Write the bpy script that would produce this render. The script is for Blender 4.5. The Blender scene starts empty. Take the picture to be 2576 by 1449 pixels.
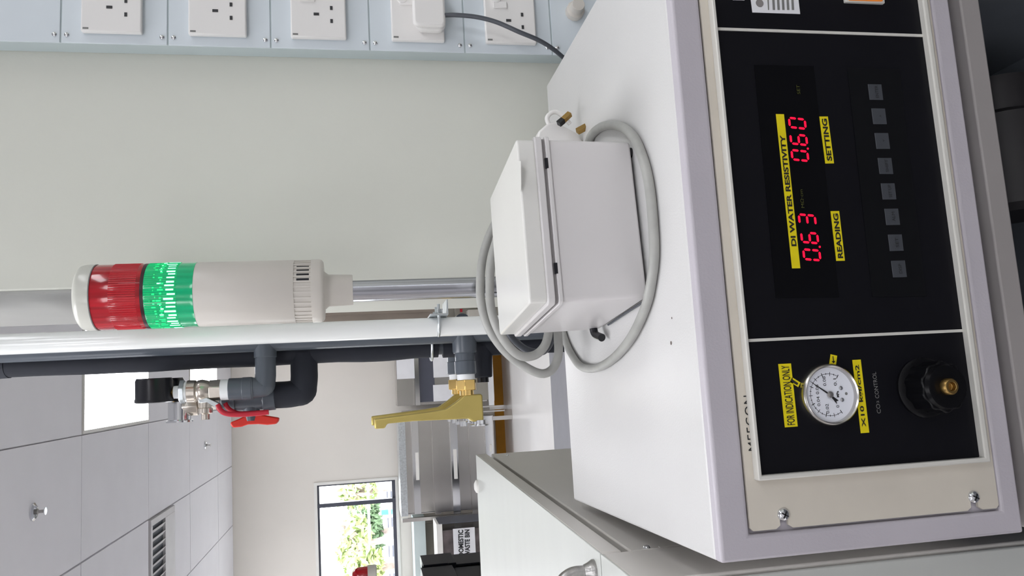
import bpy, bmesh, math, random
from mathutils import Vector, Matrix
random.seed(7)
S = bpy.context.scene
COL = S.collection
# ------------------------------------------------------------------ camera
EYE = 1.5                      # camera height above the floor; camera stands at x=0, y=0
ROT = ((-0.05728729, -0.1827359, -0.9814916), (-0.98881488, 0.145989, 0.03053423), (0.13770727, 0.97226272, -0.18905529))
F = 2010.66                    # focal length in pixels of a 2576 px wide frame
cam = bpy.data.objects.new('camera', bpy.data.cameras.new('camera'))
COL.objects.link(cam)
cam.data.sensor_fit = 'HORIZONTAL'; cam.data.sensor_width = 36.0; cam.data.lens = F / 2576 * 36
cam.data.clip_start = 0.02; cam.data.clip_end = 200
ax, ay, az = Vector(ROT[0]), -Vector(ROT[1]), -Vector(ROT[2])
m = Matrix.Identity(4)
for i in range(3):
    m[i][0], m[i][1], m[i][2] = ax[i], ay[i], az[i]
m[2][3] = EYE
cam.matrix_world = m
S.camera = cam
# ------------------------------------------------------------------ world, exposure
S.view_settings.view_transform = 'Standard'; S.view_settings.look = 'None'
S.view_settings.gamma = 1.0; S.view_settings.use_curve_mapping = False
S.view_settings.exposure = 0.0
W = bpy.data.worlds.new('overcast_sky'); S.world = W; W.use_nodes = True
W.node_tree.nodes['Background'].inputs[0].default_value = (0.93, 0.97, 1.0, 1)
W.node_tree.nodes['Background'].inputs[1].default_value = 8.0
LAMP = 9.0                     # radiance of the ceiling panels
try:
    S.cycles.max_bounces = 8; S.cycles.diffuse_bounces = 6; S.cycles.sample_clamp_indirect = 6
except Exception: pass

# ------------------------------------------------------------------ materials
def mat(name, col, rough=0.5, metal=0.0, var=0.04, scale=8.0, bump=0.0, bscale=200.0, emit=None, estr=0.0, trans=0.0, coat=0.0, ior=1.45, stretch=None, spec=0.5):
    M = bpy.data.materials.new(name); M.use_nodes = True
    nt = M.node_tree; b = nt.nodes['Principled BSDF']
    b.inputs['Roughness'].default_value = rough; b.inputs['Metallic'].default_value = metal
    b.inputs['IOR'].default_value = ior; b.inputs['Specular IOR Level'].default_value = spec
    b.inputs['Transmission Weight'].default_value = trans; b.inputs['Coat Weight'].default_value = coat
    tc = nt.nodes.new('ShaderNodeTexCoord'); src = tc.outputs['Object']
    if stretch:
        mp = nt.nodes.new('ShaderNodeMapping'); mp.inputs['Scale'].default_value = stretch
        nt.links.new(src, mp.inputs[0]); src = mp.outputs[0]
    n = nt.nodes.new('ShaderNodeTexNoise'); n.inputs['Scale'].default_value = scale; n.inputs['Detail'].default_value = 3
    nt.links.new(src, n.inputs['Vector'])
    mr = nt.nodes.new('ShaderNodeMapRange'); mr.inputs['From Min'].default_value = 0.3; mr.inputs['From Max'].default_value = 0.7
    mr.inputs['To Min'].default_value = 1 - var; mr.inputs['To Max'].default_value = 1 + var
    nt.links.new(n.outputs['Fac'], mr.inputs['Value'])
    mx = nt.nodes.new('ShaderNodeVectorMath'); mx.operation = 'SCALE'; mx.inputs[0].default_value = col[:3]
    nt.links.new(mr.outputs[0], mx.inputs['Scale']); nt.links.new(mx.outputs[0], b.inputs['Base Color'])
    if bump:
        n2 = nt.nodes.new('ShaderNodeTexNoise'); n2.inputs['Scale'].default_value = bscale; n2.inputs['Detail'].default_value = 2
        nt.links.new(src, n2.inputs['Vector'])
        bp = nt.nodes.new('ShaderNodeBump'); bp.inputs['Strength'].default_value = bump; bp.inputs['Distance'].default_value = 0.001
        nt.links.new(n2.outputs['Fac'], bp.inputs['Height']); nt.links.new(bp.outputs[0], b.inputs['Normal'])
    if emit:
        b.inputs['Emission Color'].default_value = (*emit, 1); b.inputs['Emission Strength'].default_value = estr
    return M
def srgb(r, g, b):
    f = lambda c: (c/255/12.92) if c/255 <= .04045 else ((c/255+.055)/1.055)**2.4
    return (f(r), f(g), f(b))
M = {}
M['wall'] = mat('wall_paint', srgb(212, 213, 204), .75, var=.015, scale=3, bump=.15, bscale=150)
M['farwall'] = mat('far_wall_paint', srgb(222, 217, 210), .8, var=.02, scale=2)
M['ceiling'] = mat('ceiling_tile_board', srgb(232, 231, 236), .9, var=.015, scale=4, bump=.2, bscale=90)
M['grid'] = mat('ceiling_grid_metal', srgb(200, 198, 200), .5)
M['floor'] = mat('vinyl_floor', srgb(250, 248, 247), .2, var=.03, scale=2)
M['greyfloor'] = mat('grey_floor_mat', srgb(150, 150, 156), .5)
M['floordimmer'] = mat('added_dimming_mat', srgb(88, 88, 92), .8)
M['backwall'] = mat('grey_back_wall', srgb(196, 194, 194), .8)
M['knob'] = mat('matt_black_knob', srgb(11, 11, 14), .3, spec=.22)
M['returnshade'] = mat('painted_return_shade', srgb(168, 168, 165), .7)
M['polesteel'] = mat('chrome_painted_reflections', (.52, .53, .58), .2, 1, var=.45, scale=160, stretch=(1, 1, .01))  # bright and dark reflections along the pole are painted into the colour
M['yellow'] = mat('yellow_skirting', srgb(190, 130, 20), .5, var=.1)
M['lightpanel'] = mat('lit_diffuser', (1, 1, 1), .5, emit=(.955, .965, 1), estr=LAMP)
M['white'] = mat('white_powder_coat', srgb(204, 203, 202), .38, var=.015, scale=6, bump=.25, bscale=450)
M['lid'] = mat('pale_grey_green_enamel', srgb(196, 198, 194), .3, var=.02, scale=5, stretch=(1, 4, 1))
M['sidegrey'] = mat('grey_side_panel', srgb(214, 210, 205), .32, var=.03, scale=3)
M['flange'] = mat('lilac_grey_frame', srgb(184, 179, 186), .4, var=.03, scale=12, bump=.2, bscale=400)
M['cream'] = mat('cream_panel_plate', srgb(205, 198, 186), .42, var=.05, scale=14)
M['bezel'] = mat('cream_bezel', srgb(206, 204, 198), .38, var=.03, scale=10)
M['black'] = mat('black_front_sheet', srgb(15, 15, 20), .4, var=.05, scale=30, spec=.2)
M['blackgloss'] = mat('smoked_display_window', srgb(6, 6, 9), .15, var=.02, spec=.3)
M['keypad'] = mat('membrane_keypad', srgb(9, 10, 13), .35, spec=.3)
M['key'] = mat('grey_membrane_key', srgb(62, 65, 71), .5)
M['blacktext'] = mat('black_print', (.012, .012, .014), .6)
M['tape'] = mat('yellow_label_tape', srgb(226, 208, 22), .35, var=.05, scale=60)
M['led'] = mat('red_led_segment', (.5, 0, .02), .4, emit=(1, .005, .045), estr=1.1)
M['led_dim'] = mat('dim_red_led_segment', (.1, 0, .01), .4, emit=(1, .0, .03), estr=.07)
M['olive'] = mat('olive_print', srgb(74, 76, 24), .6)
M['greyprint'] = mat('grey_print', srgb(120, 120, 118), .6)
M['chrome'] = mat('chrome', (.75, .76, .78), .12, 1, var=.03)
M['steel'] = mat('brushed_stainless_steel', (.56, .54, .52), .26, 1, var=.08, scale=4, stretch=(1, 1, .15))
M['zinc'] = mat('zinc_plated_steel', (.66, .70, .72), .3, 1, var=.15, scale=60)
M['galv'] = mat('worn_cast_metal', (.42, .41, .40), .35, 1, var=.2, scale=120, bump=.3, bscale=300)
M['nickel'] = mat('nickel_plated_brass', (.60, .55, .49), .28, 1, var=.1, scale=50)
M['brass'] = mat('polished_brass', (.80, .55, .20), .22, 1, var=.08, scale=40)
M['dullbrass'] = mat('dull_brass', (.36, .23, .08), .4, 1, var=.1)
M['gold'] = mat('gold_anodised_metal', (.54, .43, .14), .38, .75, var=.05, scale=30)
M['dial'] = mat('white_dial_face', srgb(222, 224, 232), .5)
M['beige'] = mat('warm_white_plastic', srgb(200, 195, 188), .35, var=.015, scale=20)
M['paleclear'] = mat('milky_plastic', srgb(200, 200, 192), .3, var=.03, coat=.15)
M['redlens'] = mat('red_lens', (.34, .006, .014), .15, var=.45, scale=30, stretch=(4, 4, .15), emit=(.9, .01, .02), estr=.04, coat=.3)
M['redcore'] = mat('red_lens_ribs', (.40, .01, .02), .3, var=.3, emit=(1, .01, .02), estr=.06)
M['darkring'] = mat('dark_red_seal', srgb(48, 16, 22), .35)
M['greenlens'] = mat('green_lens', (.0, .26, .12), .15, var=.35, scale=40, stretch=(4, 4, .2), emit=(.0, .75, .28), estr=.18, coat=.3)
M['greenrib'] = mat('green_lens_ribs', (.0, .34, .13), .25, var=.4, scale=60, emit=(.0, .8, .22), estr=.26)
M['greenlit'] = mat('lit_green_lamp', (.4, 1, .7), .3, emit=(.35, 1, .62), estr=2.2)
M['greenmid'] = mat('glowing_green_lens', (.0, .6, .2), .3, emit=(.02, .95, .25), estr=.9)
M['pvcwhite'] = mat('white_pipe_plastic', srgb(236, 238, 237), .2, var=.01, coat=.3)
M['pvcgrey'] = mat('dark_grey_pvc', srgb(84, 90, 98), .28, var=.05, scale=20)
M['foam'] = mat('black_foam_insulation', srgb(34, 37, 46), .75, var=.1, scale=30, bump=.3, bscale=80)
M['blackplastic'] = mat('black_plastic', srgb(24, 24, 30), .28)
M['red'] = mat('red_lever_plastic', srgb(214, 48, 34), .45)
M['crimson'] = mat('crimson_lever_sleeve', srgb(182, 28, 48), .4)
M['ptfe'] = mat('white_thread_tape', srgb(232, 234, 236), .6)
M['cable'] = mat('grey_cable_jacket', srgb(160, 160, 156), .42, var=.09, scale=45, bump=.25, bscale=120)
M['darkcable'] = mat('dark_grey_cable', srgb(74, 77, 84), .4, var=.05)
M['box'] = mat('pale_grey_abs', srgb(206, 203, 203), .28, var=.01)
M['boxlid'] = mat('off_white_abs_lid', srgb(216, 215, 211), .25, var=.02)
M['groove'] = mat('dark_gasket', srgb(128, 124, 124), .7)
M['trunk'] = mat('pale_blue_grey_steel', srgb(208, 216, 222), .4, var=.01)
M['trunkside'] = mat('blue_grey_trunking_side', srgb(182, 193, 195), .45)
M['socket'] = mat('white_urea_plastic', srgb(228, 226, 224), .3, var=.01)
M['hole'] = mat('dark_socket_hole', srgb(60, 60, 62), .8)
M['orange'] = mat('orange_rocker', srgb(214, 110, 26), .35, emit=(1, .35, .05), estr=.25)
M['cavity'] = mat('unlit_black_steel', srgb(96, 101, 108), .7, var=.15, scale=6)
M['frame'] = mat('base_rail_grey', srgb(150, 145, 144), .5, var=.04)
M['winframe'] = mat('dark_window_frame', srgb(74, 76, 88), .4)
M['reveal'] = mat('white_window_reveal', srgb(226, 224, 220), .6)
M['glass'] = mat('window_glass', (1, 1, 1), 0.0, trans=1.0, ior=1.02, var=0)
M['leaf'] = mat('yellow_green_foliage', (.40, .48, .22), .7, var=.5, scale=6)
M['leafdark'] = mat('dark_foliage', (.13, .20, .11), .8, var=.5, scale=5)
M['bark'] = mat('grey_brown_bark', (.28, .22, .2), .9, var=.3)
M['facade'] = mat('white_facade', (.85, .86, .88), .8)
M['bluepaint'] = mat('blue_paint', (.05, .2, .55), .6)
M['ground'] = mat('pale_concrete_ground', (.6, .6, .58), .9)
M['binplastic'] = mat('black_bin_plastic', srgb(8, 9, 16), .35, spec=.2)
M['bag'] = mat('dark_plastic_bag', srgb(92, 84, 84), .22, var=.35, scale=9, bump=.8, bscale=25)
M['paper'] = mat('white_paper', srgb(224, 224, 228), .7)
M['celadon'] = mat('pale_blue_green_laminate', srgb(200, 212, 212), .5)
M['brown'] = mat('brown_laminate', srgb(128, 117, 108), .35, var=.12, scale=3)
M['skin'] = mat('dark_rubber', srgb(40, 38, 40), .5)
M['bracket'] = mat('grey_steel_bracket', srgb(142, 138, 130), .5, var=.05)
M['dirt'] = mat('dark_speck', srgb(110, 100, 96), .9)
M['lidshadow'] = mat('seam_gasket', srgb(60, 58, 56), .8)

# ------------------------------------------------------------------ helpers
def ray(px, py):
    cx, cy = (px - 1288) / F, (py - 724.5) / F
    return Vector([ROT[0][i]*cx + ROT[1][i]*cy + ROT[2][i] for i in range(3)])
def at(px, py, axis, val):
    """point of the world seen at a pixel, on the plane axis=val (z measured from the floor)"""
    r = ray(px, py)
    s = (val - (EYE if axis == 'z' else 0)) / r['xyz'.index(axis)]
    return Vector((r.x*s, r.y*s, r.z*s + EYE))
def ring(x0, x1, z0, z1, X0, X1, Z0, Z1, y0, y1):
    """frame between the outer rectangle (x0..x1,z0..z1) and the opening (X0..X1,Z0..Z1)"""
    o_ = [(x0, z0), (x1, z0), (x1, z1), (x0, z1)]; i_ = [(X0, Z0), (X1, Z0), (X1, Z1), (X0, Z1)]
    vs = [Vector((x, y, z)) for y in (y0, y1) for (x, z) in o_ + i_]; fs = []
    for k in range(4):
        n_ = (k+1) % 4
        fs += [(k, n_, 4+n_, 4+k), (8+k, 12+k, 12+n_, 8+n_), (k, 8+k, 8+n_, n_), (4+k, 4+n_, 12+n_, 12+k)]
    return vs, fs
TW = {}
def tag(o, label=None, cat=None, group=None, kind=None):
    if label: o['label'] = label
    if cat: o['category'] = cat
    if group: o['group'] = group
    if kind: o['kind'] = kind
    return o
def empty(name, loc, label=None, cat=None, group=None):
    o = bpy.data.objects.new(name, None); COL.objects.link(o); o.location = loc; o.empty_display_size = .02
    TW[o.name] = Vector(loc)
    return tag(o, label, cat, group)
class MB:
    def __init__(s): s.b = bmesh.new()
    def _add(s, vs, fs):
        v = [s.b.verts.new(p) for p in vs]
        for f in fs:
            try: s.b.faces.new([v[i] for i in f])
            except ValueError: pass
        return s
    def box(s, x0, x1, y0, y1, z0, z1, mx=None):
        vs = [Vector((x, y, z)) for z in (z0, z1) for y in (y0, y1) for x in (x0, x1)]
        if mx is not None: vs = [mx @ v for v in vs]
        return s._add(vs, [(0,2,3,1), (4,5,7,6), (0,1,5,4), (2,6,7,3), (0,4,6,2), (1,3,7,5)])
    def prism(s, poly, d, off=(0,0,0)):
        """poly: 3-D points of one flat outline; d: extrusion vector"""
        d = Vector(d); n = len(poly); P = [Vector(p)+Vector(off) for p in poly]
        return s._add(P + [p + d for p in P], [tuple(range(n))[::-1], tuple(range(n, 2*n))] + [(i, (i+1) % n, n+(i+1) % n, n+i) for i in range(n)])
    def lathe(s, o, d, prof, seg=32, cap=True, phase=0):
        """prof: list of (distance along d, radius)"""
        o = Vector(o); d = Vector(d).normalized(); u = d.orthogonal().normalized(); w = d.cross(u)
        rings = []
        for t, r in prof:
            rings.append([o + d*t + (u*math.cos(a) + w*math.sin(a))*max(r, 1e-5) for a in [2*math.pi*(k+phase)/seg for k in range(seg)]])
        vs = [p for R in rings for p in R]; fs = []
        for i in range(len(rings)-1):
            for k in range(seg):
                a, b = i*seg+k, i*seg+(k+1) % seg
                fs.append((a, b, b+seg, a+seg))
        if cap:
            fs.append(tuple(range(seg))[::-1]); fs.append(tuple(range((len(rings)-1)*seg, len(rings)*seg)))
        return s._add(vs, fs)
    def cyl(s, p0, p1, r, seg=24, r1=None, phase=0):
        p0, p1 = Vector(p0), Vector(p1)
        return s.lathe(p0, p1-p0, [(0, r), ((p1-p0).length, r if r1 is None else r1)], seg, phase=phase)
    def tube(s, pts, r, seg=14, sub=8, closed_ends=True, rr=None):
        P = [Vector(p) for p in pts]
        if sub > 1 and len(P) > 2:
            Q = [P[0]*2-P[1]] + P + [P[-1]*2-P[-2]]; out = []
            for i in range(1, len(Q)-2):
                for k in range(sub):
                    t = k/sub; a, b, c, e = Q[i-1], Q[i], Q[i+1], Q[i+2]
                    out.append(.5*((2*b) + (c-a)*t + (2*a-5*b+4*c-e)*t*t + (3*b-a-3*c+e)*t**3))
            P = out + [P[-1]]
        n = None; rings = []
        for i, p in enumerate(P):
            t = (P[min(i+1, len(P)-1)] - P[max(i-1, 0)]).normalized()
            n = t.orthogonal().normalized() if n is None else (n - t*n.dot(t)).normalized()
            w = t.cross(n)
            q = r if rr is None else rr(i/(len(P)-1))
            rings.append([p + (n*math.cos(2*math.pi*k/seg) + w*math.sin(2*math.pi*k/seg))*q for k in range(seg)])
        vs = [p for R in rings for p in R]; fs = []
        for i in range(len(rings)-1):
            for k in range(seg):
                a, b = i*seg+k, i*seg+(k+1) % seg
                fs.append((a, b, b+seg, a+seg))
        fs.append(tuple(range(seg))[::-1]); fs.append(tuple(range((len(rings)-1)*seg, len(rings)*seg)))
        return s._add(vs, fs)
    def mesh(s, me, mx):
        b2 = bmesh.new(); b2.from_mesh(me); b2.transform(mx)
        t = bpy.data.meshes.new('t'); b2.to_mesh(t); b2.free(); s.b.from_mesh(t); bpy.data.meshes.remove(t); return s
    def xf(s, mx): s.b.transform(mx); return s
    def build(s, name, m, parent=None, bevel=0, seg=2, smooth=True, loc=None, angle=40, kind=None):
        bmesh.ops.recalc_face_normals(s.b, faces=s.b.faces)
        base = Vector((0, 0, 0))
        if parent is not None: base = TW[parent.name]
        if loc is not None: base = Vector(loc)
        elif parent is None and len(s.b.verts):
            v = [x.co for x in s.b.verts]
            base = Vector((sum(p.x for p in v)/len(v), sum(p.y for p in v)/len(v), min(p.z for p in v)))
        bmesh.ops.translate(s.b, verts=s.b.verts, vec=-base)
        me = bpy.data.meshes.new(name); 
        if smooth:
            for f in s.b.faces: f.smooth = True
            for e in s.b.edges:
                if len(e.link_faces) == 2 and e.calc_face_angle(0) > math.radians(angle): e.smooth = False
        s.b.to_mesh(me); s.b.free(); me.materials.append(m)
        o = bpy.data.objects.new(name, me); COL.objects.link(o)
        if parent is not None: o.parent = parent; o.location = base - TW[parent.name]
        else: o.location = base
        TW[o.name] = base
        if bevel:
            bv = o.modifiers.new('bevel', 'BEVEL'); bv.width = bevel; bv.segments = seg; bv.limit_method = 'ANGLE'; bv.angle_limit = math.radians(35)
            bv.harden_normals = False
        if kind: o['kind'] = kind
        return o
def bx(name, m, x0, x1, y0, y1, z0, z1, parent=None, bevel=0, mx=None, **k):
    b = MB().box(x0, x1, y0, y1, z0, z1)
    if mx is not None: b.xf(mx)
    return b.build(name, m, parent, bevel, **k)
def children(o): return [c for c in bpy.data.objects if c.parent == o]
def copy_tree(o, delta, parent=None):
    c = o.copy(); COL.objects.link(c)
    if parent is None: c.location = o.location + Vector(delta)
    else: c.parent = parent
    TW[c.name] = TW[o.name] + Vector(delta)
    for ch in children(o): copy_tree(ch, delta, c)
    return c
_tc = {}
def text_mesh(body, bold=0.0, space=1.0):
    k = (body, bold, space)
    if k not in _tc:
        cu = bpy.data.curves.new('t', 'FONT'); cu.body = body; cu.size = 1; cu.offset = bold; cu.space_character = space; cu.resolution_u = 3
        o = bpy.data.objects.new('t', cu); COL.objects.link(o)
        bpy.context.view_layer.update()
        me = bpy.data.meshes.new_from_object(o.evaluated_get(bpy.context.evaluated_depsgraph_get()))
        bpy.data.objects.remove(o)
        xs = [v.co.x for v in me.vertices]; ys = [v.co.y for v in me.vertices]
        _tc[k] = (me, min(xs), max(xs), min(ys), max(ys))
    return _tc[k]
def put_text(name, body, m, pl, pr, h, parent, bold=0.0, nrm=(0, -1, 0), up=None, lift=.0004, space=1.0):
    """print that runs from point pl to point pr (baseline middle), of height h"""
    me, x0, x1, y0, y1 = text_mesh(body, bold, space)
    pl, pr = Vector(pl), Vector(pr); d = pr - pl; n = Vector(nrm)
    u = d.normalized(); v = n.cross(u).normalized()
    mx = Matrix(((u.x*d.length/(x1-x0), v.x*h/(y1-y0), n.x, 0), (u.y*d.length/(x1-x0), v.y*h/(y1-y0), n.y, 0), (u.z*d.length/(x1-x0), v.z*h/(y1-y0), n.z, 0), (0, 0, 0, 1)))
    o = pl - mx.to_3x3() @ Vector((x0, (y0+y1)/2, 0)) + n*lift
    mx.translation = o
    return MB().mesh(me, mx).build(name, m, parent, smooth=False)
# the far room is turned a little against the console
T = 0.03
RM = Matrix(((math.cos(T), math.sin(T), 0, 0), (-math.sin(T), math.cos(T), 0, 0), (0, 0, 1, 0), (0, 0, 0, 1)))
def room(px, py, Y):
    r = ray(px, py); X = r.x*math.cos(T) - r.y*math.sin(T); Yp = r.x*math.sin(T) + r.y*math.cos(T); s = Y/Yp
    return Vector((X*s, Y, r.z*s + EYE))
def rbox(name, m, px0, py0, px1, py1, Y, thick, parent=None, bevel=0, **k):
    """box of the far room whose front face fills a rectangle of the photograph at depth Y"""
    a, b = room(px0, py0, Y), room(px1, py1, Y)
    return bx(name, m, min(a.x, b.x), max(a.x, b.x), Y, Y+thick, min(a.z, b.z), max(a.z, b.z), parent, bevel, RM, **k)
def struct(o): o['kind'] = 'structure'; return o

# ================================================================== STRUCTURE
FW = 8.58; CH = EYE + 1.30
YB = -2.2
wall_near_y = 1.278
# floor
fl = struct(bx('floor', M['floor'], -5.5, 3.0, YB, FW+.1, -.1, 0, mx=RM))
struct(bx('trim_4', M['greyfloor'], -5.5, 3.0, 3.2, 6.30, 0, .004, mx=RM))
struct(bx('added_floor_dimmer', M['floordimmer'], -1.6, 2.9, -2.1, 1.2, 0, .004, mx=RM))  # added out of view to dim the light on the console front
# far wall with the window opening
wz0, wz1 = EYE-.318, EYE+.4755; wx1 = -1.015; wx0 = -2.75
CT = CH+.012
b = MB().box(wx1, 3.0, FW, FW+.12, 0, CT).box(-5.5, wx0, FW, FW+.12, 0, CT).box(wx0, wx1, FW, FW+.12, 0, wz0).box(wx0, wx1, FW, FW+.12, wz1, CT)
struct(b.xf(RM).build('wall_far', M['farwall']))
LY0, LY1, LZ0, LZ1 = 5.6, 7.6, 1.0, 2.1
b = MB().box(-5.55, -5.45, YB, LY0, 0, CT).box(-5.55, -5.45, LY1, FW, 0, CT).box(-5.55, -5.45, LY0, LY1, 0, LZ0).box(-5.55, -5.45, LY0, LY1, LZ1, CT)
struct(b.xf(RM).build('wall_left', M['farwall']))
struct(bx('wall_back', M['backwall'], -5.5, 3.0, YB-.1, YB, 0, CT, mx=RM))
struct(bx('baseboard_far', M['yellow'], -5.4, 1.7, FW-.02, FW, 0, .10, mx=RM))
# near wall on the right and its deep return
xe = .1563*wall_near_y
b = MB().box(xe, 3.0, wall_near_y, wall_near_y+.42, 0, CT)
struct(b.build('wall_right', M['wall'], bevel=.003))
struct(bx('return_shade_sheet', M['returnshade'], xe-.004, xe, wall_near_y+.002, wall_near_y+.42, EYE+.25, CH, mx=None))  # added sheet; its grey stands in for shade on the wall return
struct(bx('wall_side', M['wall'], 1.7, 1.8, wall_near_y+.42, FW, 0, CH, mx=RM))
struct(bx('wall_end', M['wall'], 2.95, 3.05, YB, wall_near_y, 0, CH))
# ceiling: grid slab plus separate tiles
ceil = struct(bx('ceiling', M['grid'], -5.5, 3.0, YB-.1, FW+.12, CT, CT+.08, mx=RM))
GX, GY = .584, 1.21; gx0, gy0 = -.175, 4.134
lights = {(0, 0), (0, 2), (-1, -3), (3, -3), (-1, -5), (2, -5), (-3, -5), (-5, -3), (-5, -1), (-4, 2), (-9, -3), (-9, 0)}  # two are seen; the others are added out of view for their light
half = {(-2, 1)}
tile_me = None; n_l = 0
for i in range(-9, 5):
    for j in range(-5, 4):
        x0 = gx0 + i*GX; y0 = gy0 + j*GY
        y1 = min(y0+GY, FW)
        if y1 - y0 < .05 or y0 < YB: continue
        if x0 > 1.0 and y0 > 1.6: continue
        if x0 > .2 and y0 > .3: y1 = min(y1, 1.24)
        if (i, j) in lights: continue
        e = .003
        if (i, j) in half: y0 += .66
        if i <= -2 and i > -3: e = .006
        o = bx('ceiling_tile', M['ceiling'], x0+e, x0+GX-e, y0+e, y1-e, CH, CH+.014, ceil, mx=RM)
n = 0
for (i, j) in sorted(lights):
    if i == 4 and j >= -1: continue
    x0 = gx0 + i*GX; y0 = gy0 + j*GY
    if i == 3: y0 -= .72
    c = RM @ Vector((x0+GX/2, y0+GY/2, CH-.02))
    e = empty('ceiling_light', c, cat='ceiling light')
    fr = MB()
    for a in ((x0+.004, x0+.02, y0+.004, y0+GY-.004), (x0+GX-.02, x0+GX-.004, y0+.004, y0+GY-.004), (x0+.02, x0+GX-.02, y0+.004, y0+.02), (x0+.02, x0+GX-.02, y0+GY-.02, y0+GY-.004)):
        fr.box(*a, CH-.006, CH+.012)
    fr.xf(RM).build('light_frame', M['reveal'], e)
    bx('diffuser', M['lightpanel'], x0+.02, x0+GX-.02, y0+.02, y0+GY-.02, CH-.002, CH+.008, e, mx=RM)
    if (i, j) == (0, 0): e['label'] = 'large lit white ceiling panel behind the black gauge, nearer of the two seen'
    elif (i, j) == (0, 2): e['label'] = 'small lit ceiling panel behind the brass valve, farther of the two seen'
    else: e['label'] = 'unseen ceiling panel added to light the room'; e['group'] = 'unseen ceiling panels added for light'
# return-air grille in a half bay
x0 = gx0 - 2*GX; y0 = gy0 + GY
e = empty('air_grille', RM @ Vector((x0+.29, y0+.33, CH-.02)), 'grey slatted air grille set in the ceiling', 'vent')
fr = MB()
for a in ((x0+.01, x0+.05, y0+.01, y0+.65), (x0+GX-.05, x0+GX-.01, y0+.01, y0+.65), (x0+.05, x0+GX-.05, y0+.01, y0+.05), (x0+.05, x0+GX-.05, y0+.38, y0+.65)): fr.box(*a, CH-.012, CH+.011)
fr.xf(RM).build('grille_frame', M['grid'], e, .002)
bx('duct_back', M['cavity'], x0+.03, x0+GX-.03, y0+.03, y0+.62, CH+.006, CH+.0115, e, mx=RM)
for k in range(9):
    xx = x0 + .075 + k*.052
    mx = RM @ Matrix.Translation((xx, 0, CH)) @ Matrix.Rotation(math.radians(35), 4, 'Y')
    MB().box(-.022, .022, y0+.05, y0+.38, -.002, .0, mx).build('slat', M['grid'], e)
# sprinklers
def sprinkler(px, py, r, label):
    p = at(px, py, 'z', CH)
    e = empty('ceiling_sprinkler', p - Vector((0, 0, .05)), label, 'sprinkler')
    MB().lathe(p, (0, 0, -1), [(0, r), (.006, r), (.012, r*.72), (.006, r*.68), (.004, r*.5)], 28, True).build('escutcheon', M['chrome'], e)
    MB().lathe(p, (0, 0, -1), [(0, r*.3), (.02, r*.3), (.024, r*.18), (.045, r*.18)], 14).build('sprinkler_body', M['galv'], e)
    MB().lathe(p, (0, 0, -1), [(.045, r*.42), (.048, r*.42)], 16).build('deflector', M['chrome'], e)
sprinkler(82, 1288, .036, 'chrome ceiling sprinkler near the air grille, the larger and nearer')
sprinkler(515, 1120, .036, 'small dark ceiling sprinkler beside the far wall')

# window with frame, pane; outside
w2 = struct(empty('added_window', RM @ Vector((-5.5, (LY0+LY1)/2, LZ0))))  # unseen window, added to brighten the ceiling on the left
for k in range(4):
    y0_ = LY0 + k*(LY1-LY0)/4; y1_ = y0_+(LY1-LY0)/4
    b = MB()._add(*ring(y0_, y1_, LZ0, LZ1, y0_+.03, y1_-.03, LZ0+.03, LZ1-.03, 5.48, 5.52))
    b.xf(RM @ Matrix.Rotation(math.pi/2, 4, 'Z')).build('window_frame', M['winframe'], w2)
    bx('pane', M['glass'], -5.502, -5.498, y0_+.03, y1_-.03, LZ0+.03, LZ1-.03, w2, mx=RM)
wn = struct(empty('window_1', RM @ Vector(((wx0+wx1)/2, FW+.05, wz0))))
fr = MB(); fy0, fy1 = FW+.03, FW+.08
for a in ((wx0, wx1, wz0, wz0+.035), (wx0, wx1, wz1-.02, wz1)): fr.box(a[0], a[1], fy0, fy1, a[2], a[3])
for a in ((wx0, wx0+.03), (wx1-.018, wx1)): fr.box(a[0], a[1], fy0, fy1, wz0, wz1)
fr.xf(RM).build('window_frame', M['winframe'], wn)
mxx = room(900, 1266, FW).x
bx('mullion', M['winframe'], mxx-.02, mxx+.02, fy0-.02, fy1, wz0, wz1, wn, mx=RM)
bx('pane', M['glass'], wx0, mxx, FW+.05, FW+.054, wz0, wz1, wn, mx=RM)
bx('pane', M['glass'], mxx, wx1, FW+.05, FW+.054, wz0, wz1, wn, mx=RM)
fr = MB(); t_ = .028
for a in ((wx0-t_, wx1+t_, wz0-t_, wz0), (wx0-t_, wx1+t_, wz1, wz1+t_)): fr.box(a[0], a[1], FW-.012, FW, a[2], a[3])
for a in ((wx0-t_, wx0), (wx1, wx1+t_)): fr.box(a[0], a[1], FW-.012, FW, wz0, wz1)
struct(fr.xf(RM).build('trim_1', M['reveal']))
struct(bx('trim_2', M['ground'], -30, 25, FW+.2, 60, -1.2, -1.0, mx=RM))   # ground outside

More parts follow.
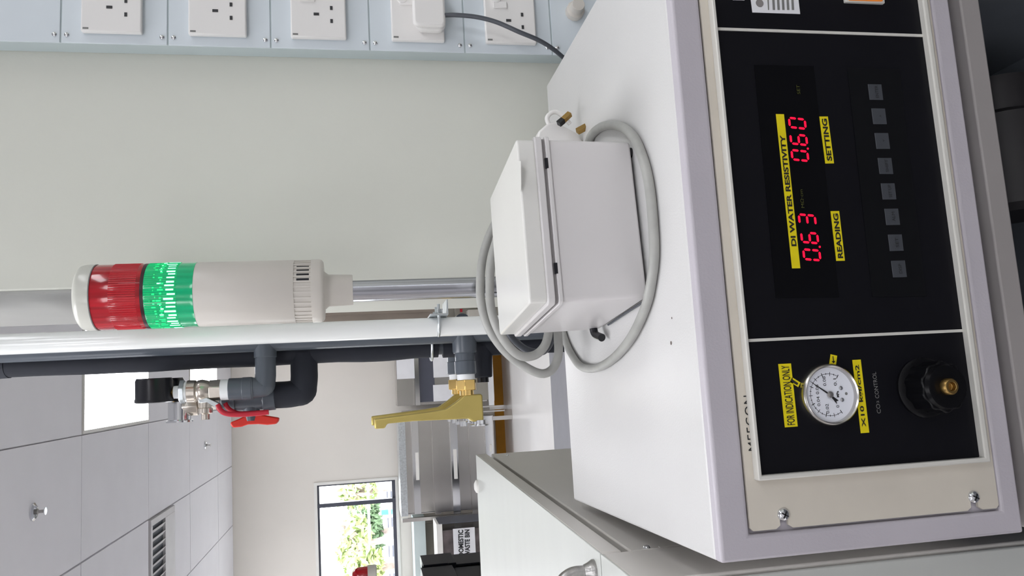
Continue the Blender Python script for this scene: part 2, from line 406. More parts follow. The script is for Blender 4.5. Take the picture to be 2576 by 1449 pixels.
# outside: trees, railings, white building
def tree(px, py, Y, rx, rz, mk, n, label, seed):
    rnd = random.Random(seed); c = room(px, py, Y); w = RM @ c
    e = empty('tree', (w.x, w.y, -1.0), label, 'tree')
    MB().tube([(w.x, w.y, -1.0), (w.x+.06, w.y, w.z*.5), (w.x-.05, w.y, w.z+rz*.4)], .09, 8, 3, rr=lambda t: .10-.07*t).build('trunk', M['bark'], e)
    b = MB()
    for k in range(5):
        a = rnd.uniform(0, 6.28); L = rnd.uniform(.5, .9)
        b.tube([(w.x, w.y, w.z-rz*.5), (w.x+math.cos(a)*rx*L*.5, w.y+math.sin(a)*rx*.3, w.z+rnd.uniform(-.2, .3)*rz), (w.x+math.cos(a)*rx*L, w.y+math.sin(a)*rx*.5, w.z+rnd.uniform(-.3, .8)*rz)], .03, 6, 2)
    b.build('branch', M['bark'], e)
    b = MB()
    for k in range(n):
        while True:
            p = Vector((rnd.uniform(-1, 1), rnd.uniform(-1, 1), rnd.uniform(-1, 1)))
            if p.length < 1: break
        q = Vector((w.x+p.x*rx, w.y+p.y*rx*.6, w.z+p.z*rz)); s_ = rnd.uniform(.05, .11)
        u = Vector((rnd.gauss(0, 1), rnd.gauss(0, 1), rnd.gauss(0, 1))).normalized(); v = u.orthogonal().normalized()
        b._add([q-u*s_, q+v*s_*.45, q+u*s_, q-v*s_*.45], [(0, 1, 2, 3)])
    b.build('leaves', M[mk], e, smooth=False, kind='stuff')
tree(918, 1345, 16.5, .80, .36, 'leafdark', 2600, 'dark green tree outside behind the window mullion', 3)
tree(892, 1370, 12.6, .50, .27, 'leaf', 520, 'yellow-green tree outside the middle of the window', 4)
tree(900, 1240, 14, .30, .34, 'leaf', 260, 'sparse twiggy tree outside the narrow window pane', 5)
tree(925, 1432, 10.4, .30, .22, 'leaf', 260, 'small leafy tree outside above the red beacon', 6)
e = empty('white_building', RM @ Vector((-3.0, 19, -1)), 'pale building outside low in the window', 'building')
bx('facade_wall', M['facade'], -9, 3, 19, 19.4, -1, EYE-.35, e, mx=RM)
for k in range(9): bx('facade_window', M['winframe'], -5.2+k*.62, -4.95+k*.62, 18.96, 19.02, EYE-.8, EYE-.5, e, mx=RM)
e = empty('handrail', RM @ Vector((-2.6, 11.6, -1)), 'white outdoor railing seen across the window', 'railing')
for zz in (EYE-.34, EYE-.05): MB().cyl(Vector((-4.6, 11.6, zz)), Vector((-.9, 11.6, zz)), .018, 10).xf(RM).build('rail', M['facade'], e)
for k in range(7): MB().cyl(Vector((-4.4+k*.55, 11.6, -1)), Vector((-4.4+k*.55, 11.6, EYE-.04)), .016, 8).xf(RM).build('post', M['facade'], e)
MB().cyl(Vector((-1.95, 12.5, -1)), Vector((-1.95, 12.5, EYE-.24)), .04, 12).xf(RM).build('blue_post', M['bluepaint'])
o = bpy.data.objects['blue_post']; tag(o, 'blue post outside the lower window', 'post')

# ================================================================== CONTROL CONSOLE
BX0, BX1, BY0, BY1, BZ0, BZ1 = -.157, .505, .70, 1.215, .871, EYE-.313
con = empty('control_console', (.17, .95, BZ0), 'white sheet-metal control console with black front panels and red digits', 'machine')
OX0, OX1, OZ0, OZ1 = -.1345, .484, .892, EYE-.3430
# shell: top, sides, back, bottom
b = MB().box(BX0, BX1, BY0+.012, BY1, BZ1-.012, BZ1)
b.build('top_cover', M['white'], con, .0035, 3)
b = MB().box(BX0, BX0+.006, BY0+.01, BY1, BZ0, BZ1-.012).box(BX1-.006, BX1, BY0+.01, BY1, BZ0, BZ1-.012).box(BX0+.006, BX1-.006, BY1-.006, BY1, BZ0, BZ1-.012).box(BX0+.006, BX1-.006, BY0+.04, BY1-.006, BZ0, BZ0+.006)
b.build('housing', M['white'], con)
# front frame (one mesh, opening inside)
b = MB()._add(*ring(BX0, BX1, BZ0, BZ1, OX0, OX1, OZ0, OZ1, BY0, BY0+.014))
b.build('front_frame', M['flange'], con, .003, 3)
# panel plate with open slots on its left edge and screws
PY = BY0+.0015
px0, px1, pz0, pz1 = -.1318, .4815, .8935, EYE-.3445
sz = (.9203, 1.1214)
prof = [(px1, pz0), (px1, pz1), (px0+.003, pz1), (px0, pz1-.003)]
for z in (sz[1], sz[0]):
    prof += [(px0, z+.0085), (px0+.003, z+.004)] + [(px0+.0125+.0042*math.cos(a), z+.0042*math.sin(a)) for a in [math.pi/2 - k*math.pi/6 for k in range(7)]] + [(px0+.003, z-.004), (px0, z-.0085)]
prof += [(px0, pz0+.003), (px0+.003, pz0)]
MB().prism([(x, PY, z) for x, z in prof], (0, .003, 0)).build('panel_plate', M['cream'], con, smooth=False)
bx('backing_plate', M['flange'], px0-.004, px1+.004, PY+.0055, PY+.009, pz0-.004, pz1+.004, con)
for z in sz:
    c = Vector((px0+.0125, PY, z))
    scw = MB().lathe(c, (0, -1, 0), [(-.002, .0062), (.0005, .0062), (.0022, .0052), (.0034, .003), (.0038, .0005)], 24).build('screw', M['chrome'], con)
    MB().box(-.0035, .0035, -.0006, .0006, -.0006, .0006, Matrix.Translation(c+Vector((0, -.0034, 0))) @ Matrix.Rotation(.5, 4, 'Y')).box(-.0035, .0035, -.0006, .0006, -.0006, .0006, Matrix.Translation(c+Vector((0, -.0034, 0))) @ Matrix.Rotation(.5+math.pi/2, 4, 'Y')).build('cross_recess', M['blacktext'], scw)
q0, q1 = at(1891, 1134, 'y', PY), at(1880, 995, 'y', PY)
put_text('maker_lettering', 'MEECON', M['blacktext'], (q0.x, PY, EYE-.3545), (q1.x, PY, EYE-.3545), .0088, con, space=1.1)
# raised bezel
KY = BY0-.0005                   # face of the black sheets
kz0, kz1 = EYE-.5905, EYE-.3565
kx0, kx1 = -.0820, .4650
b = MB()._add(*ring(kx0-.0045, kx1+.0045, kz0-.0062, kz1+.0036, kx0, kx1, kz0, kz1, KY-.0075, PY+.0005))
b.build('raised_bezel', M['bezel'], con, .0012, 2)
D1, D2 = .0420, .3530
for x in (D1, D2): bx('divider_strip', M['bezel'], x-.0014, x+.0014, KY-.0012, KY+.002, kz0, kz1, con)
pl_ = [bx('black_panel', M['black'], a, c, KY, KY+.002, kz0, kz1, con) for a, c in ((kx0, D1-.0014), (D1+.0014, D2-.0014), (D2+.0014, kx1))]
panL, panM, panR = pl_
panL['label'] = 'left black panel with the pressure gauge and black knob'
panM['label'] = 'middle black panel with red digits and grey keys'
panR['label'] = 'right black panel with white sticker'
fp = lambda x, y, dy=0: at(x, y, 'y', KY-dy)
def patch(name, quad, m, parent, dy=.0006, th=.0005):
    P = [at(x, y, 'y', KY-dy) for x, y in quad]
    return MB().prism(P, (0, th, 0)).build(name, m, parent, smooth=False)
patch('display_window', [(1897, 163), (2047, 166), (2111, 748), (1952, 750)], M['blackgloss'], con)
patch('membrane_keypad', [(2131, 170), (2262, 174), (2330, 745), (2195, 747)], M['keypad'], con)
# keys
KEYS = [('ENTER', 2203, 231), ('^', 2212, 292), ('v', 2220, 354), ('SHIFT', 2228, 417), ('SET UP', 2236, 481), ('ALM', 2245, 545), ('SET', 2254, 610), ('DISP', 2262, 676)]
for w_, cx, cy in KEYS:
    c = fp(cx, cy, .0012)
    k = bx('key', M['key'], c.x-.0085, c.x+.0083, c.y, c.y+.0008, c.z-.0078, c.z+.0078, con, .0004)
    hw = .0065 if len(w_) > 4 else (.0048 if len(w_) > 1 else .0012)
    put_text('key_lettering', w_, M['blacktext'], (c.x-hw, c.y, c.z-.001), (c.x+hw, c.y, c.z-.001), .0034 if len(w_) > 1 else .002, k)
# yellow label tapes
def tape(name, tl, tr, body, h, inset, bl=None, bold=.012, off=(0, 0)):
    """tl, tr: pixels of the left and right end of the tape's middle line; h: tape height"""
    a, c = fp(*tl, .0008), fp(*tr, .0008); u = (c-a).normalized(); v = Vector((0, -1, 0)).cross(u)
    P = [a+v*h/2, c+v*h/2, c-v*h/2, a-v*h/2]
    o = MB().prism(P, (0, .0006, 0)).build('label_tape', M['tape'], con, smooth=False)
    o['label'] = name
    L = (c-a).length
    if body: put_text('lettering', body, M['blacktext'], a+u*L*inset[0], a+u*L*inset[1], h*.62, o, bold)
    return o
tape('yellow tape reading DI WATER RESISTIVITY', (2003, 675), (1962, 287), 'DI WATER RESISTIVITY', .0088, (.14, .86), bold=.034)
tape('yellow tape reading SETTING', (2087.5, 411), (2072, 293), 'SETTING', .0094, (.05, .95), bold=.034)
tape('yellow tape reading READING', (2115, 656), (2100.5, 531), 'READING', .0092, (.05, .95), bold=.034)
tape('yellow tape reading FOR INDICATION ONLY', (1991, 1074), (1974, 915), 'FOR INDICATION ONLY', .0130, (.03, .97), bold=.01)
tape('yellow tape reading X10 kgf/cm2', (2176.5, 1089), (2155, 905), 'X10 kgf/cm2', .0088, (.08, .93), bold=.02)
# arrow tapes
a = tape('small yellow tape with an arrow', (2095, 917), (2098, 893), '', .0068, (0, 1))
c = fp(2096.5, 905, .0013); bx('arrow_print', M['blacktext'], c.x-.0028, c.x+.0035, c.y, c.y+.0002, c.z-.0004, c.z+.0004, a)
MB().prism([(c.x-.0034, c.y, c.z), (c.x-.0012, c.y, c.z+.002), (c.x-.0012, c.y, c.z-.002)], (0, .0002, 0)).build('arrow_head', M['blacktext'], a)
a = tape('short slanting yellow tape with a thick black bar', (2011, 968), (1990, 955), '', .0050, (0, 1))
c0, c1 = fp(2006, 966, .0013), fp(1990, 956, .0013); MB().cyl(c0, c1, .0011, 6).build('bar_print', M['blacktext'], a)
put_text('grey_lettering', 'CO', M['greyprint'], fp(2211, 1040), fp(2207.5, 1016), .0042, con)
put_text('grey_lettering', '2', M['greyprint'], fp(2208, 1014), fp(2207, 1008), .0024, con)
put_text('grey_lettering', 'CONTROL', M['greyprint'], fp(2206.5, 1002), fp(2198, 936), .0042, con)
put_text('olive_lettering', 'MΩ·cm', M['olive'], fp(2019, 523, .0008), fp(2014, 477, .0008), .0034, con)
put_text('olive_lettering', 'SET', M['olive'], fp(2009, 237, .0008), fp(2006.5, 214, .0008), .0034, con)
# seven segment digits
SEG = {'0': 'abcdef', '6': 'acdefg', '3': 'abcdg'}
def digit(ch, cx, cy, skip=''):
    c = fp(cx, cy, .0010); w, h, t = .0048, .0085, .00110; sl = .10
    mx = Matrix(((1, 0, sl, 0), (0, 1, 0, 0), (0, 0, 1, 0), (0, 0, 0, 1)))
    def hs(z, x0=-w, x1=w):
        return [(x0+t*.9, 0, z), (x0+t*1.9, 0, z+t), (x1-t*1.9, 0, z+t), (x1-t*.9, 0, z), (x1-t*1.9, 0, z-t), (x0+t*1.9, 0, z-t)]
    def vs_(x, z0, z1):
        return [(x, 0, z0+t*.7), (x+t, 0, z0+t*1.7), (x+t, 0, z1-t*1.7), (x, 0, z1-t*.7), (x-t, 0, z1-t*1.7), (x-t, 0, z0+t*1.7)]
    segs = {'a': hs(h), 'g': hs(0), 'd': hs(-h), 'f': vs_(-w, 0, h), 'b': vs_(w, 0, h), 'e': vs_(-w, -h, 0), 'c': vs_(w, -h, 0)}
    d = MB(); o_ = MB()
    for k, P in segs.items():
        tgt = d if k in SEG[ch] else None
        if tgt: tgt.prism([c + mx @ Vector(p) for p in P], (0, .0003, 0))
    ob = d.build('led_digit', M['led'], con, smooth=False); return ob
for ch, x, y in (('0', 2042.5, 641), ('6', 2037, 598), ('3', 2031, 553), ('0', 2012.5, 391), ('6', 2009.5, 351), ('0', 2006, 310)): digit(ch, x, y)
for x, y in ((2062, 621), (2032, 374)):
    c = fp(x, y, .001); MB().lathe(c, (0, -1, 0), [(0, .0011), (.0003, .0011)], 14).build('led_point', M['led'], con)
# stickers and rocker on the right panel
q = patch('white_sticker', [(1884, -40), (2004, -40), (2013, 35), (1893, 31)], M['paper'], con)
c0 = fp(1911, 8, .0008)
MB().lathe(c0, (0, -1, 0), [(0, .0042), (.0002, .0042)], 20).build('round_print', M['groove'], q)
for k in range(6):
    xx = 1929 + k*12
    MB().prism([fp(xx, -30, .0008), fp(xx+(6 if k else 4), -30, .0008), fp(xx+(9 if k else 6), 25, .0008), fp(xx+3, 25, .0008)], (0, .0001, 0)).build('printed_line', M['greyprint'], q, smooth=False)
patch('white_tag', [(1840, -40), (1870, -40), (1873, .6), (1844, 0)], M['paper'], con)
rk = MB().prism([fp(2122, -60, .004), fp(2219, -60, .004), fp(2227, 8, .004), fp(2128, 4, .004)], (0, .0045, 0)).build('rocker_surround', M['bezel'], con, .001)
MB().prism([fp(2132, -60, .006), fp(2212, -60, .006), fp(2222, 1.5, .006), fp(2138, -1, .006)], (0, .004, 0)).build('orange_rocker', M['orange'], rk, .0006)
# pressure gauge
gc = fp(2080.5, 993); gr = .0293
g = MB().lathe(gc, (0, -1, 0), [(0, gr*1.0), (.006, gr*1.0), (.0085, gr*.97), (.0095, gr*.93), (.0085, gr*.885), (.0055, gr*.87), (.0, gr*.87)], 64, cap=False).build('gauge_rim', M['steel'], con)
g['label'] = 'round stainless gauge rim on the left black panel'
dl = MB().lathe(gc, (0, -1, 0), [(0, gr*.88), (.004, gr*.88)], 64).build('gauge_dial', M['dial'], con)
dy = gc.y - .0042
def gp(ang, r): return Vector((gc.x + math.sin(ang)*r, dy, gc.z + math.cos(ang)*r))
A0, A1 = math.radians(-122), math.radians(122)
b = MB()
for k in range(21):
    a = A0 + (A1-A0)*k/20; r0 = gr*(.60 if k % 2 == 0 else .64); r1 = gr*(.73 if k % 2 == 0 else .70)
    w_ = .00022 if k % 4 else .00032
    t = Vector((math.cos(a), 0, -math.sin(a)))*w_
    b.prism([gp(a, r0)-t, gp(a, r0)+t, gp(a, r1)+t, gp(a, r1)-t], (0, .0001, 0))
for k in range(40):
    a, a2 = A0+(A1-A0)*k/40, A0+(A1-A0)*(k+1)/40
    b.prism([gp(a, gr*.665), gp(a2, gr*.665), gp(a2, gr*.678), gp(a, gr*.678)], (0, .0001, 0))
b.build('scale_marks', M['blacktext'], dl, smooth=False)
for k, s_ in enumerate(('0', '0.02', '0.04', '0.06', '0.08', '0.1')):
    a = A0 + (A1-A0)*k/5; c = gp(a, gr*.46); hw = .00125*len(s_)*.9
    put_text('dial_number', s_, M['blacktext'], c-Vector((hw, 0, 0)), c+Vector((hw, 0, 0)), .0032, dl, lift=.0001)
c = gp(0, 0); put_text('dial_number', 'MPa', M['blacktext'], c+Vector((-.003, 0, -.0085)), c+Vector((.003, 0, -.0085)), .0026, dl, bold=.03, lift=.0001)
for dx in (-.0055, .0055): MB().lathe(gp(0, 0)+Vector((dx, 0, -.0122)), (0, -1, 0), [(0, .0021), (.0008, .0019), (.0012, .0006)], 16).build('dial_stud', M['chrome'], dl)
MB().lathe(gp(0, 0)+Vector((0, 0, -.0175)), (0, -1, 0), [(0, .0014), (.0001, .0014)], 16).build('dial_mark', M['greyprint'], dl)
tip = fp(2036, 958, .005); tail = fp(2108, 1012, .005); cc = gp(0, 0) + Vector((0, -.0008, 0)); cc.y = tip.y
u = (tip-cc).normalized(); v = Vector((0, 1, 0)).cross(u)
MB().prism([tip, cc+v*.0009, cc+(tail-cc)*.35+v*.001, tail+v*.0019, tail+u*.0018, tail-v*.0019, cc+(tail-cc)*.35-v*.001, cc-v*.0009], (0, .0004, 0)).build('needle', M['blacktext'], dl, smooth=False)
MB().lathe(cc, (0, -1, 0), [(0, .0034), (.0012, .0030), (.0016, .001)], 20).build('needle_hub', M['steel'], dl)
# black regulator knob with scalloped rim
kc = fp(2322, 975)
def scallop(y0, y1, r, amp, n=10, seg=120):
    pr_ = [Vector((kc.x+(r-amp*(.5+.5*math.cos(n*a)))*math.sin(a), y0, kc.z+(r-amp*(.5+.5*math.cos(n*a)))*math.cos(a))) for a in [2*math.pi*k/seg for k in range(seg)]]
    return pr_
b = MB(); b.prism(scallop(KY-.030, 0, .0245, .002), (0, .026, 0))
kn = b.build('regulator_knob', M['knob'], con, .0012, 2, angle=50)
MB().lathe(Vector((kc.x, KY, kc.z)), (0, -1, 0), [(0, .029), (.003, .029), (.005, .026)], 48).build('knob_collar', M['knob'], con)
MB().lathe(Vector((kc.x, KY-.030, kc.z)), (0, -1, 0), [(0, .0215), (.004, .020), (.0045, .018), (.003, .012)], 40).build('knob_cap', M['knob'], kn)
MB().lathe(Vector((kc.x, KY-.032, kc.z)), (0, -1, 0), [(0, .0078), (.006, .0078), (.0078, .0066), (.0078, .0042), (.003, .0038)], 24).build('brass_nut', M['dullbrass'], kn, .0004)
# base rail under the console and dark stand below
for a in ((BX0, BX1, BY0+.008, BY0+.03, .826, .850),): bx('base_rail', M['frame'], *a, con, .002)
bx('base_tray', M['flange'], BX0+.01, BX1, BY0+.03, BY1, .850, .8705, con)
st = empty('machine_stand', (.17, 1.0, 0), 'dark open stand under the control console', 'stand')
bx('back_panel', M['cavity'], BX0, BX1, BY1-.02, BY1, .05, .826, st)
bx('side_panel', M['cavity'], BX1-.02, BX1, BY0+.03, BY1-.02, .05, .826, st)
bx('side_panel', M['cavity'], BX0, BX0+.02, BY0+.03, BY1-.02, .05, .826, st)
bx('stand_floor', M['cavity'], BX0+.02, BX1-.02, BY0+.03, BY1-.02, .05, .07, st)
for x in (BX0+.02, BX1-.04):
    for y in (BY0+.05, BY1-.06): bx('foot', M['blackplastic'], x, x+.03, y, y+.03, 0, .05, st)
bx('shelf', M['cavity'], BX0+.02, BX1-.02, BY0+.14, BY1-.02, .45, .46, st)
MB().lathe((.22, .98, .56), (1, 0, 0), [(0, .06), (.01, .07), (.14, .07), (.15, .05), (.2, .05)], 28).build('pump_body', M['skin'], st)
bx('pump_foot', M['skin'], .24, .38, .93, 1.03, .46, .5, st)
MB().tube([(.3, .98, .62), (.3, .95, .70), (.22, .93, .76), (.10, .92, .74), (.02, .93, .66), (.0, .95, .5)], .012, 10, 6).build('hose', M['blackplastic'], st)
bx('terminal_block', M['bracket'], .06, .10, .90, .94, .66, .70, st, .002)
# specks of dirt on the console's top
for x, y, r in ((1690, 800, .0012), (1688, 863, .0022), (1608, 745, .0008)):
    p = at(x, y, 'z', BZ1+.0002); MB().lathe(p, (0, 0, 1), [(0, r), (.0002, r*.8)], 7).build('dirt_speck', M['dirt'], con)

# ================================================================== GREY JUNCTION BOX ON TOP
zt = BZ1
eo = at(1631, 751, 'z', zt+.004)
yaw = math.radians(5.2)
EM = Matrix.Translation((eo.x, eo.y, 0)) @ Matrix.Rotation(yaw, 4, 'Z')
ew, ed = .1865, .195
eb = empty('junction_box', (EM @ Vector((ew/2, ed/2, zt))), 'pale grey plastic junction box lying on the console top', 'electrical box')
zb, zg0, zr, zl = zt+.004, EYE-.2085, EYE-.1975, EYE-.177
def rrect(x0, x1, y0, y1, r, n=5):
    out = []
    for cx, cy, a0 in ((x1-r, y1-r, 0), (x0+r, y1-r, 90), (x0+r, y0+r, 180), (x1-r, y0+r, 270)):
        out += [(cx+r*math.cos(math.radians(a0+90*k/n)), cy+r*math.sin(math.radians(a0+90*k/n))) for k in range(n+1)]
    return out
def slab(x0, x1, y0, y1, r, z0, z1, taper=0):
    P = rrect(x0, x1, y0, y1, r); Q = rrect(x0+taper, x1-taper, y0+taper, y1-taper, max(r-taper*.5, .001))
    n_ = len(P); vs = [EM @ Vector((x, y, z0)) for x, y in Q] + [EM @ Vector((x, y, z1)) for x, y in P]
    return MB()._add(vs, [tuple(range(n_))[::-1], tuple(range(n_, 2*n_))] + [(i, (i+1) % n_, n_+(i+1) % n_, n_+i) for i in range(n_)])
slab(0, ew, 0, ed, .006, zb, zg0-.004, .002).build('box_body', M['box'], eb, .0025, 3)
slab(-.003, ew+.003, -.003, ed+.003, .006, zg0-.005, zg0+.000).build('body_rim', M['box'], eb, .001)
slab(-.0005, ew+.0005, -.0005, ed+.0005, .005, zg0, zg0+.0035).build('gasket', M['groove'], eb)
slab(-.003, ew+.003, -.003, ed+.003, .007, zg0+.0035, zr+.001).build('lid_rim', M['box'], eb, .0015, 3)
slab(.000, ew-.000, .000, ed-.000, .006, zr, zl).build('box_lid', M['boxlid'], eb, .0022, 3)
for (x, y) in ((.012, .012), (ew-.012, .012), (.012, ed-.012), (ew-.012, ed-.012)):
    MB().cyl(EM @ Vector((x, y, zt)), EM @ Vector((x, y, zb+.001)), .006, 14).build('rubber_foot', M['skin'], eb)
for x in (.030, .150): # lid clip slots
    bx('clip_slot', M['blackplastic'], x, x+.012, -.0034, -.001, zg0-.0015, zg0+.002, eb, mx=EM)
# two small side glands at the back left corner
gpos = EM @ Vector((-.002, ed-.012, zt+.014))
MB().tube([gpos+Vector((.006, 0, 0)), gpos+Vector((-.004, -.004, -.001)), gpos+Vector((-.010, -.022, -.004))], .0052, 12, 5).build('cable_gland', M['blackplastic'], eb)
# dark tube standing in for the shadow line along the bottom edge
pp = [at(1530, 817, 'z', zt+.003), at(1570, 790, 'z', zt+.003), at(1622, 757, 'z', zt+.003)]
tag(MB().tube(pp, .0013, 8, 4).build('shadow_line', M['darkcable']), 'thin dark strip drawn as the shadow line under the junction box edge', 'cable')
# embossed pads on the lid
pp = [at(x, y, 'z', zl) for x, y in ((1303, 405), (1311, 405), (1312, 478), (1304, 478))]
MB().prism(pp, (0, 0, .0006)).build('lid_sticker', M['boxlid'], eb)

# cables
zc = zt+.0058
def P_(lst, axis, val): return [at(x, y, axis, val) for x, y in lst]
big = P_([(1478, 372), (1488, 340), (1516, 318), (1556, 317), (1592, 342), (1618, 400), (1634, 470), (1643, 560), (1646, 640), (1640, 700), (1628, 760), (1604, 820), (1576, 866), (1540, 904), (1500, 926), (1462, 922), (1436, 888), (1420, 850), (1412, 815)], 'z', zc)
tag(MB().tube(big, .0056, 16, 6).build('grey_cable', M['cable']), 'thick grey cable looped flat in front of the junction box', 'cable')
yc = 1.085
A_ = P_([(1246, 560), (1228, 600), (1214, 650), (1208, 715), (1212, 770), (1232, 830), (1272, 885), (1320, 922), (1362, 940), (1390, 928), (1404, 895), (1404, 850), (1400, 800)], 'y', yc)
tag(MB().tube(A_, .0062, 16, 6).build('grey_cable', M['cable']), 'grey cable in the tall outer loop behind the junction box', 'cable')
B_ = P_([(1250, 600), (1236, 660), (1232, 720), (1236, 780), (1254, 832), (1282, 874), (1312, 896), (1346, 893), (1370, 870), (1380, 835), (1380, 790)], 'y', yc-.012)
tag(MB().tube(B_, .0062, 16, 6).build('grey_cable', M['cable']), 'grey cable in the shorter inner loop behind the junction box', 'cable')
C_ = P_([(1262, 800), (1285, 845), (1318, 876), (1350, 886), (1372, 880), (1388, 850), (1392, 800)], 'y', yc+.02)
tag(MB().tube(C_, .005, 14, 6).build('dark_grey_cable', M['darkcable']), 'dark grey cable loop farthest back behind the junction box', 'cable')
# unplugged three-pin plug lying behind the right side of the box
ypl = 1.03
pg = empty('mains_plug', at(1420, 345, 'y', ypl), 'unplugged white three-pin plug behind the right side of the junction box', 'plug')
Pq = [at(x, y, 'y', ypl) for x, y in ((1352, 352), (1354, 330), (1380, 308), (1398, 306), (1452, 334), (1470, 360))]
MB().prism(Pq, (0, .02, 0)).build('plug_body', M['socket'], pg, .003, 3)
MB().tube(P_([(1386, 322), (1376, 300), (1384, 286), (1400, 282), (1420, 296), (1434, 312)], 'y', ypl+.004), .0032, 10, 5).build('cord_loop', M['socket'], pg)
def pin(a, c, d, w_, y, black):
    A, B, Cc = at(*a, 'y', y), at(*c, 'y', y), at(*d, 'y', y)
    if black: MB().cyl(A, B, w_, 4, phase=.5).build('pin_sleeve', M['blackplastic'], pg)
    MB().cyl(B, Cc, w_, 4, phase=.5).build('pin', M['dullbrass'], pg, .0006)
pin((1405, 312), (1417, 302), (1434, 286), .0050, ypl-.012, True)
pin((1440, 340), (1452, 331), (1476, 318), .0052, ypl-.012, False)

# ================================================================== SIGNAL TOWER
ty = 1.12
tc = at(600, 736, 'y', ty); tx = .1630
tz = lambda px: at(px, 738, 'y', ty).z
tx_of = tx
R_ = .0435
tw = empty('signal_tower', (tx, ty, BZ1), 'signal tower light with dark red lens over a lit green lens', 'warning light')
def ring_(name, z0, z1, r, m, parent=tw, prof=None, seg=64):
    P = prof or [(0, r), (abs(z1-z0), r)]
    return MB().lathe((tx, ty, z0), (0, 0, 1), P, seg).build(name, m, parent)
zcap1, zcap0, zred0, zgr0, zring1, zring0, zcol0, znk0 = tz(205), tz(247), tz(374), tz(500), tz(744), tz(786), tz(816), tz(888)
L = zcap1 - zcap0
ring_('top_cap', zcap0, zcap1, R_, M['paleclear'], prof=[(0, R_), (L*.62, R_*.99), (L*.85, R_*.955), (L, R_*.86), (L*1.03, R_*.5)])
L = zcap0 - zred0
ring_('red_lens', zred0, zcap0, R_, M['redlens'], prof=[(0, R_*.97), (.002, R_*.985), (L-.003, R_*.985), (L, R_*.96)])
# fine vertical ribs of both lenses
def ribs(z0, z1, n_, r, w_, m, name, parent, a0=0, a1=2*math.pi):
    b = MB()
    for k in range(n_):
        a = a0+(a1-a0)*k/n_; c, s_ = math.cos(a), math.sin(a)
        p = Vector((tx+c*r, ty+s_*r, 0)); t = Vector((-s_, c, 0))*w_; o_ = Vector((c, s_, 0))*w_*.8
        b.prism([(p-t).to_tuple()[:2]+(z0,), (p+o_).to_tuple()[:2]+(z0,), (p+t).to_tuple()[:2]+(z0,)], (0, 0, z1-z0))
    o = b.build(name, m, parent, smooth=False, kind='stuff'); return o
ribs(zred0+.006, zred0+L*.62, 90, R_*.983, .0009, M['redcore'], 'lens_ribs', tw)
ring_('dark_seal', zred0-.003, zred0+.001, R_*.99, M['darkring'])
ring_('dark_seal', zcap0-.0012, zcap0+.0008, R_*.995, M['groove'])
L = zred0 - zgr0
ring_('green_lens', zgr0, zred0-.003, R_, M['greenlens'], prof=[(0, R_*.995), (.004, R_*.985), (L-.006, R_*.985), (L-.003, R_*.98)])
ribs(zgr0+.020, zred0-.004, 96, R_*.983, .0009, M['greenrib'], 'lens_ribs', tw)
# glowing bars: the lamp inside seen through the ribs, brightest in the middle of the lens
rg_ = random.Random(5)
def glints(z0_, z1_, n_, keep, m_, w_):
    b = MB()
    for k in range(n_):
        if rg_.random() > keep: continue
        a = 2*math.pi*(k+.3*rg_.random())/n_; c, s_ = math.cos(a), math.sin(a)
        p = Vector((tx+c*R_*.9895, ty+s_*R_*.9895, 0)); t = Vector((-s_, c, 0))*w_; o_ = Vector((c, s_, 0))*w_*.5
        d0, d1 = z0_+rg_.uniform(-.0015, .002), z1_+rg_.uniform(-.004, .001)
        b.prism([(p-t).to_tuple()[:2]+(d0,), (p+o_).to_tuple()[:2]+(d0,), (p+t).to_tuple()[:2]+(d0,)], (0, 0, max(d1-d0, .001)))
    b.build('lamp_glints', m_, tw, smooth=False, kind='stuff')
glints(zgr0+.0215, zgr0+.0345, 48, .95, M['greenlit'], .0013)
glints(zgr0+.0365, zgr0+.0435, 60, .9, M['greenmid'], .0011)
glints(zgr0+.0375, zgr0+.0425, 56, .25, M['greenlit'], .0008)
glints(zgr0+.0455, zgr0+.0495, 60, .85, M['greenmid'], .0010)
glints(zgr0+.0515, zgr0+.0545, 60, .5, M['greenrib'], .0010)
L = zgr0 - zring1
ring_('body_tube', zring1, zgr0, R_*.995, M['beige'], prof=[(0, R_*.985), (.001, R_*.995), (L-.001, R_*.995), (L, R_*.985)])
ring_('slot_ring', zring0, zring1, R_*.955, M['beige'])
# buzzer slots: dark openings between upright bars
for k in range(36):
    a = 2*math.pi*k/36
    c, s_ = math.cos(a), math.sin(a)
    mx = Matrix.Translation((tx, ty, 0)) @ Matrix.Rotation(a, 4, 'Z')
    MB().box(R_*.93, R_*.985, -.0011, .0011, zring0, zring1, mx).build('slot_bar', M['beige'], tw)
for k in range(-2, 2):
    a = 2*math.pi*(k+.5)/36 - math.radians(62)
    mx = Matrix.Translation((tx, ty, 0)) @ Matrix.Rotation(a, 4, 'Z')
    MB().box(R_*.93, R_*.962, -.0024, .0024, zring0+.002, zring1-.004, mx).build('slot_opening', M['blackplastic'], tw)
L = zring0 - zcol0
ring_('lower_collar', zcol0, zring0, R_, M['beige'], prof=[(0, R_*.9), (.002, R_*.97), (.005, R_), (L, R_)])
ring_('neck', znk0, zcol0, .021, M['beige'], prof=[(0, .0205), (.001, .0212), ((zcol0-znk0)-.006, .0222), (zcol0-znk0, .027)])
pole = MB(); seg = 40
P0 = [Vector((tx-.002+(.0142+(.0006 if k % 2 else -.0004))*math.cos(2*math.pi*k/seg), ty+(.0142+(.0006 if k % 2 else -.0004))*math.sin(2*math.pi*k/seg), BZ1)) for k in range(seg)]
pole.prism(P0, (0, 0, znk0-BZ1)).build('pole', M['polesteel'], tw, angle=60)
ring_('pole_foot', BZ1, BZ1+.006, .03, M['beige'])

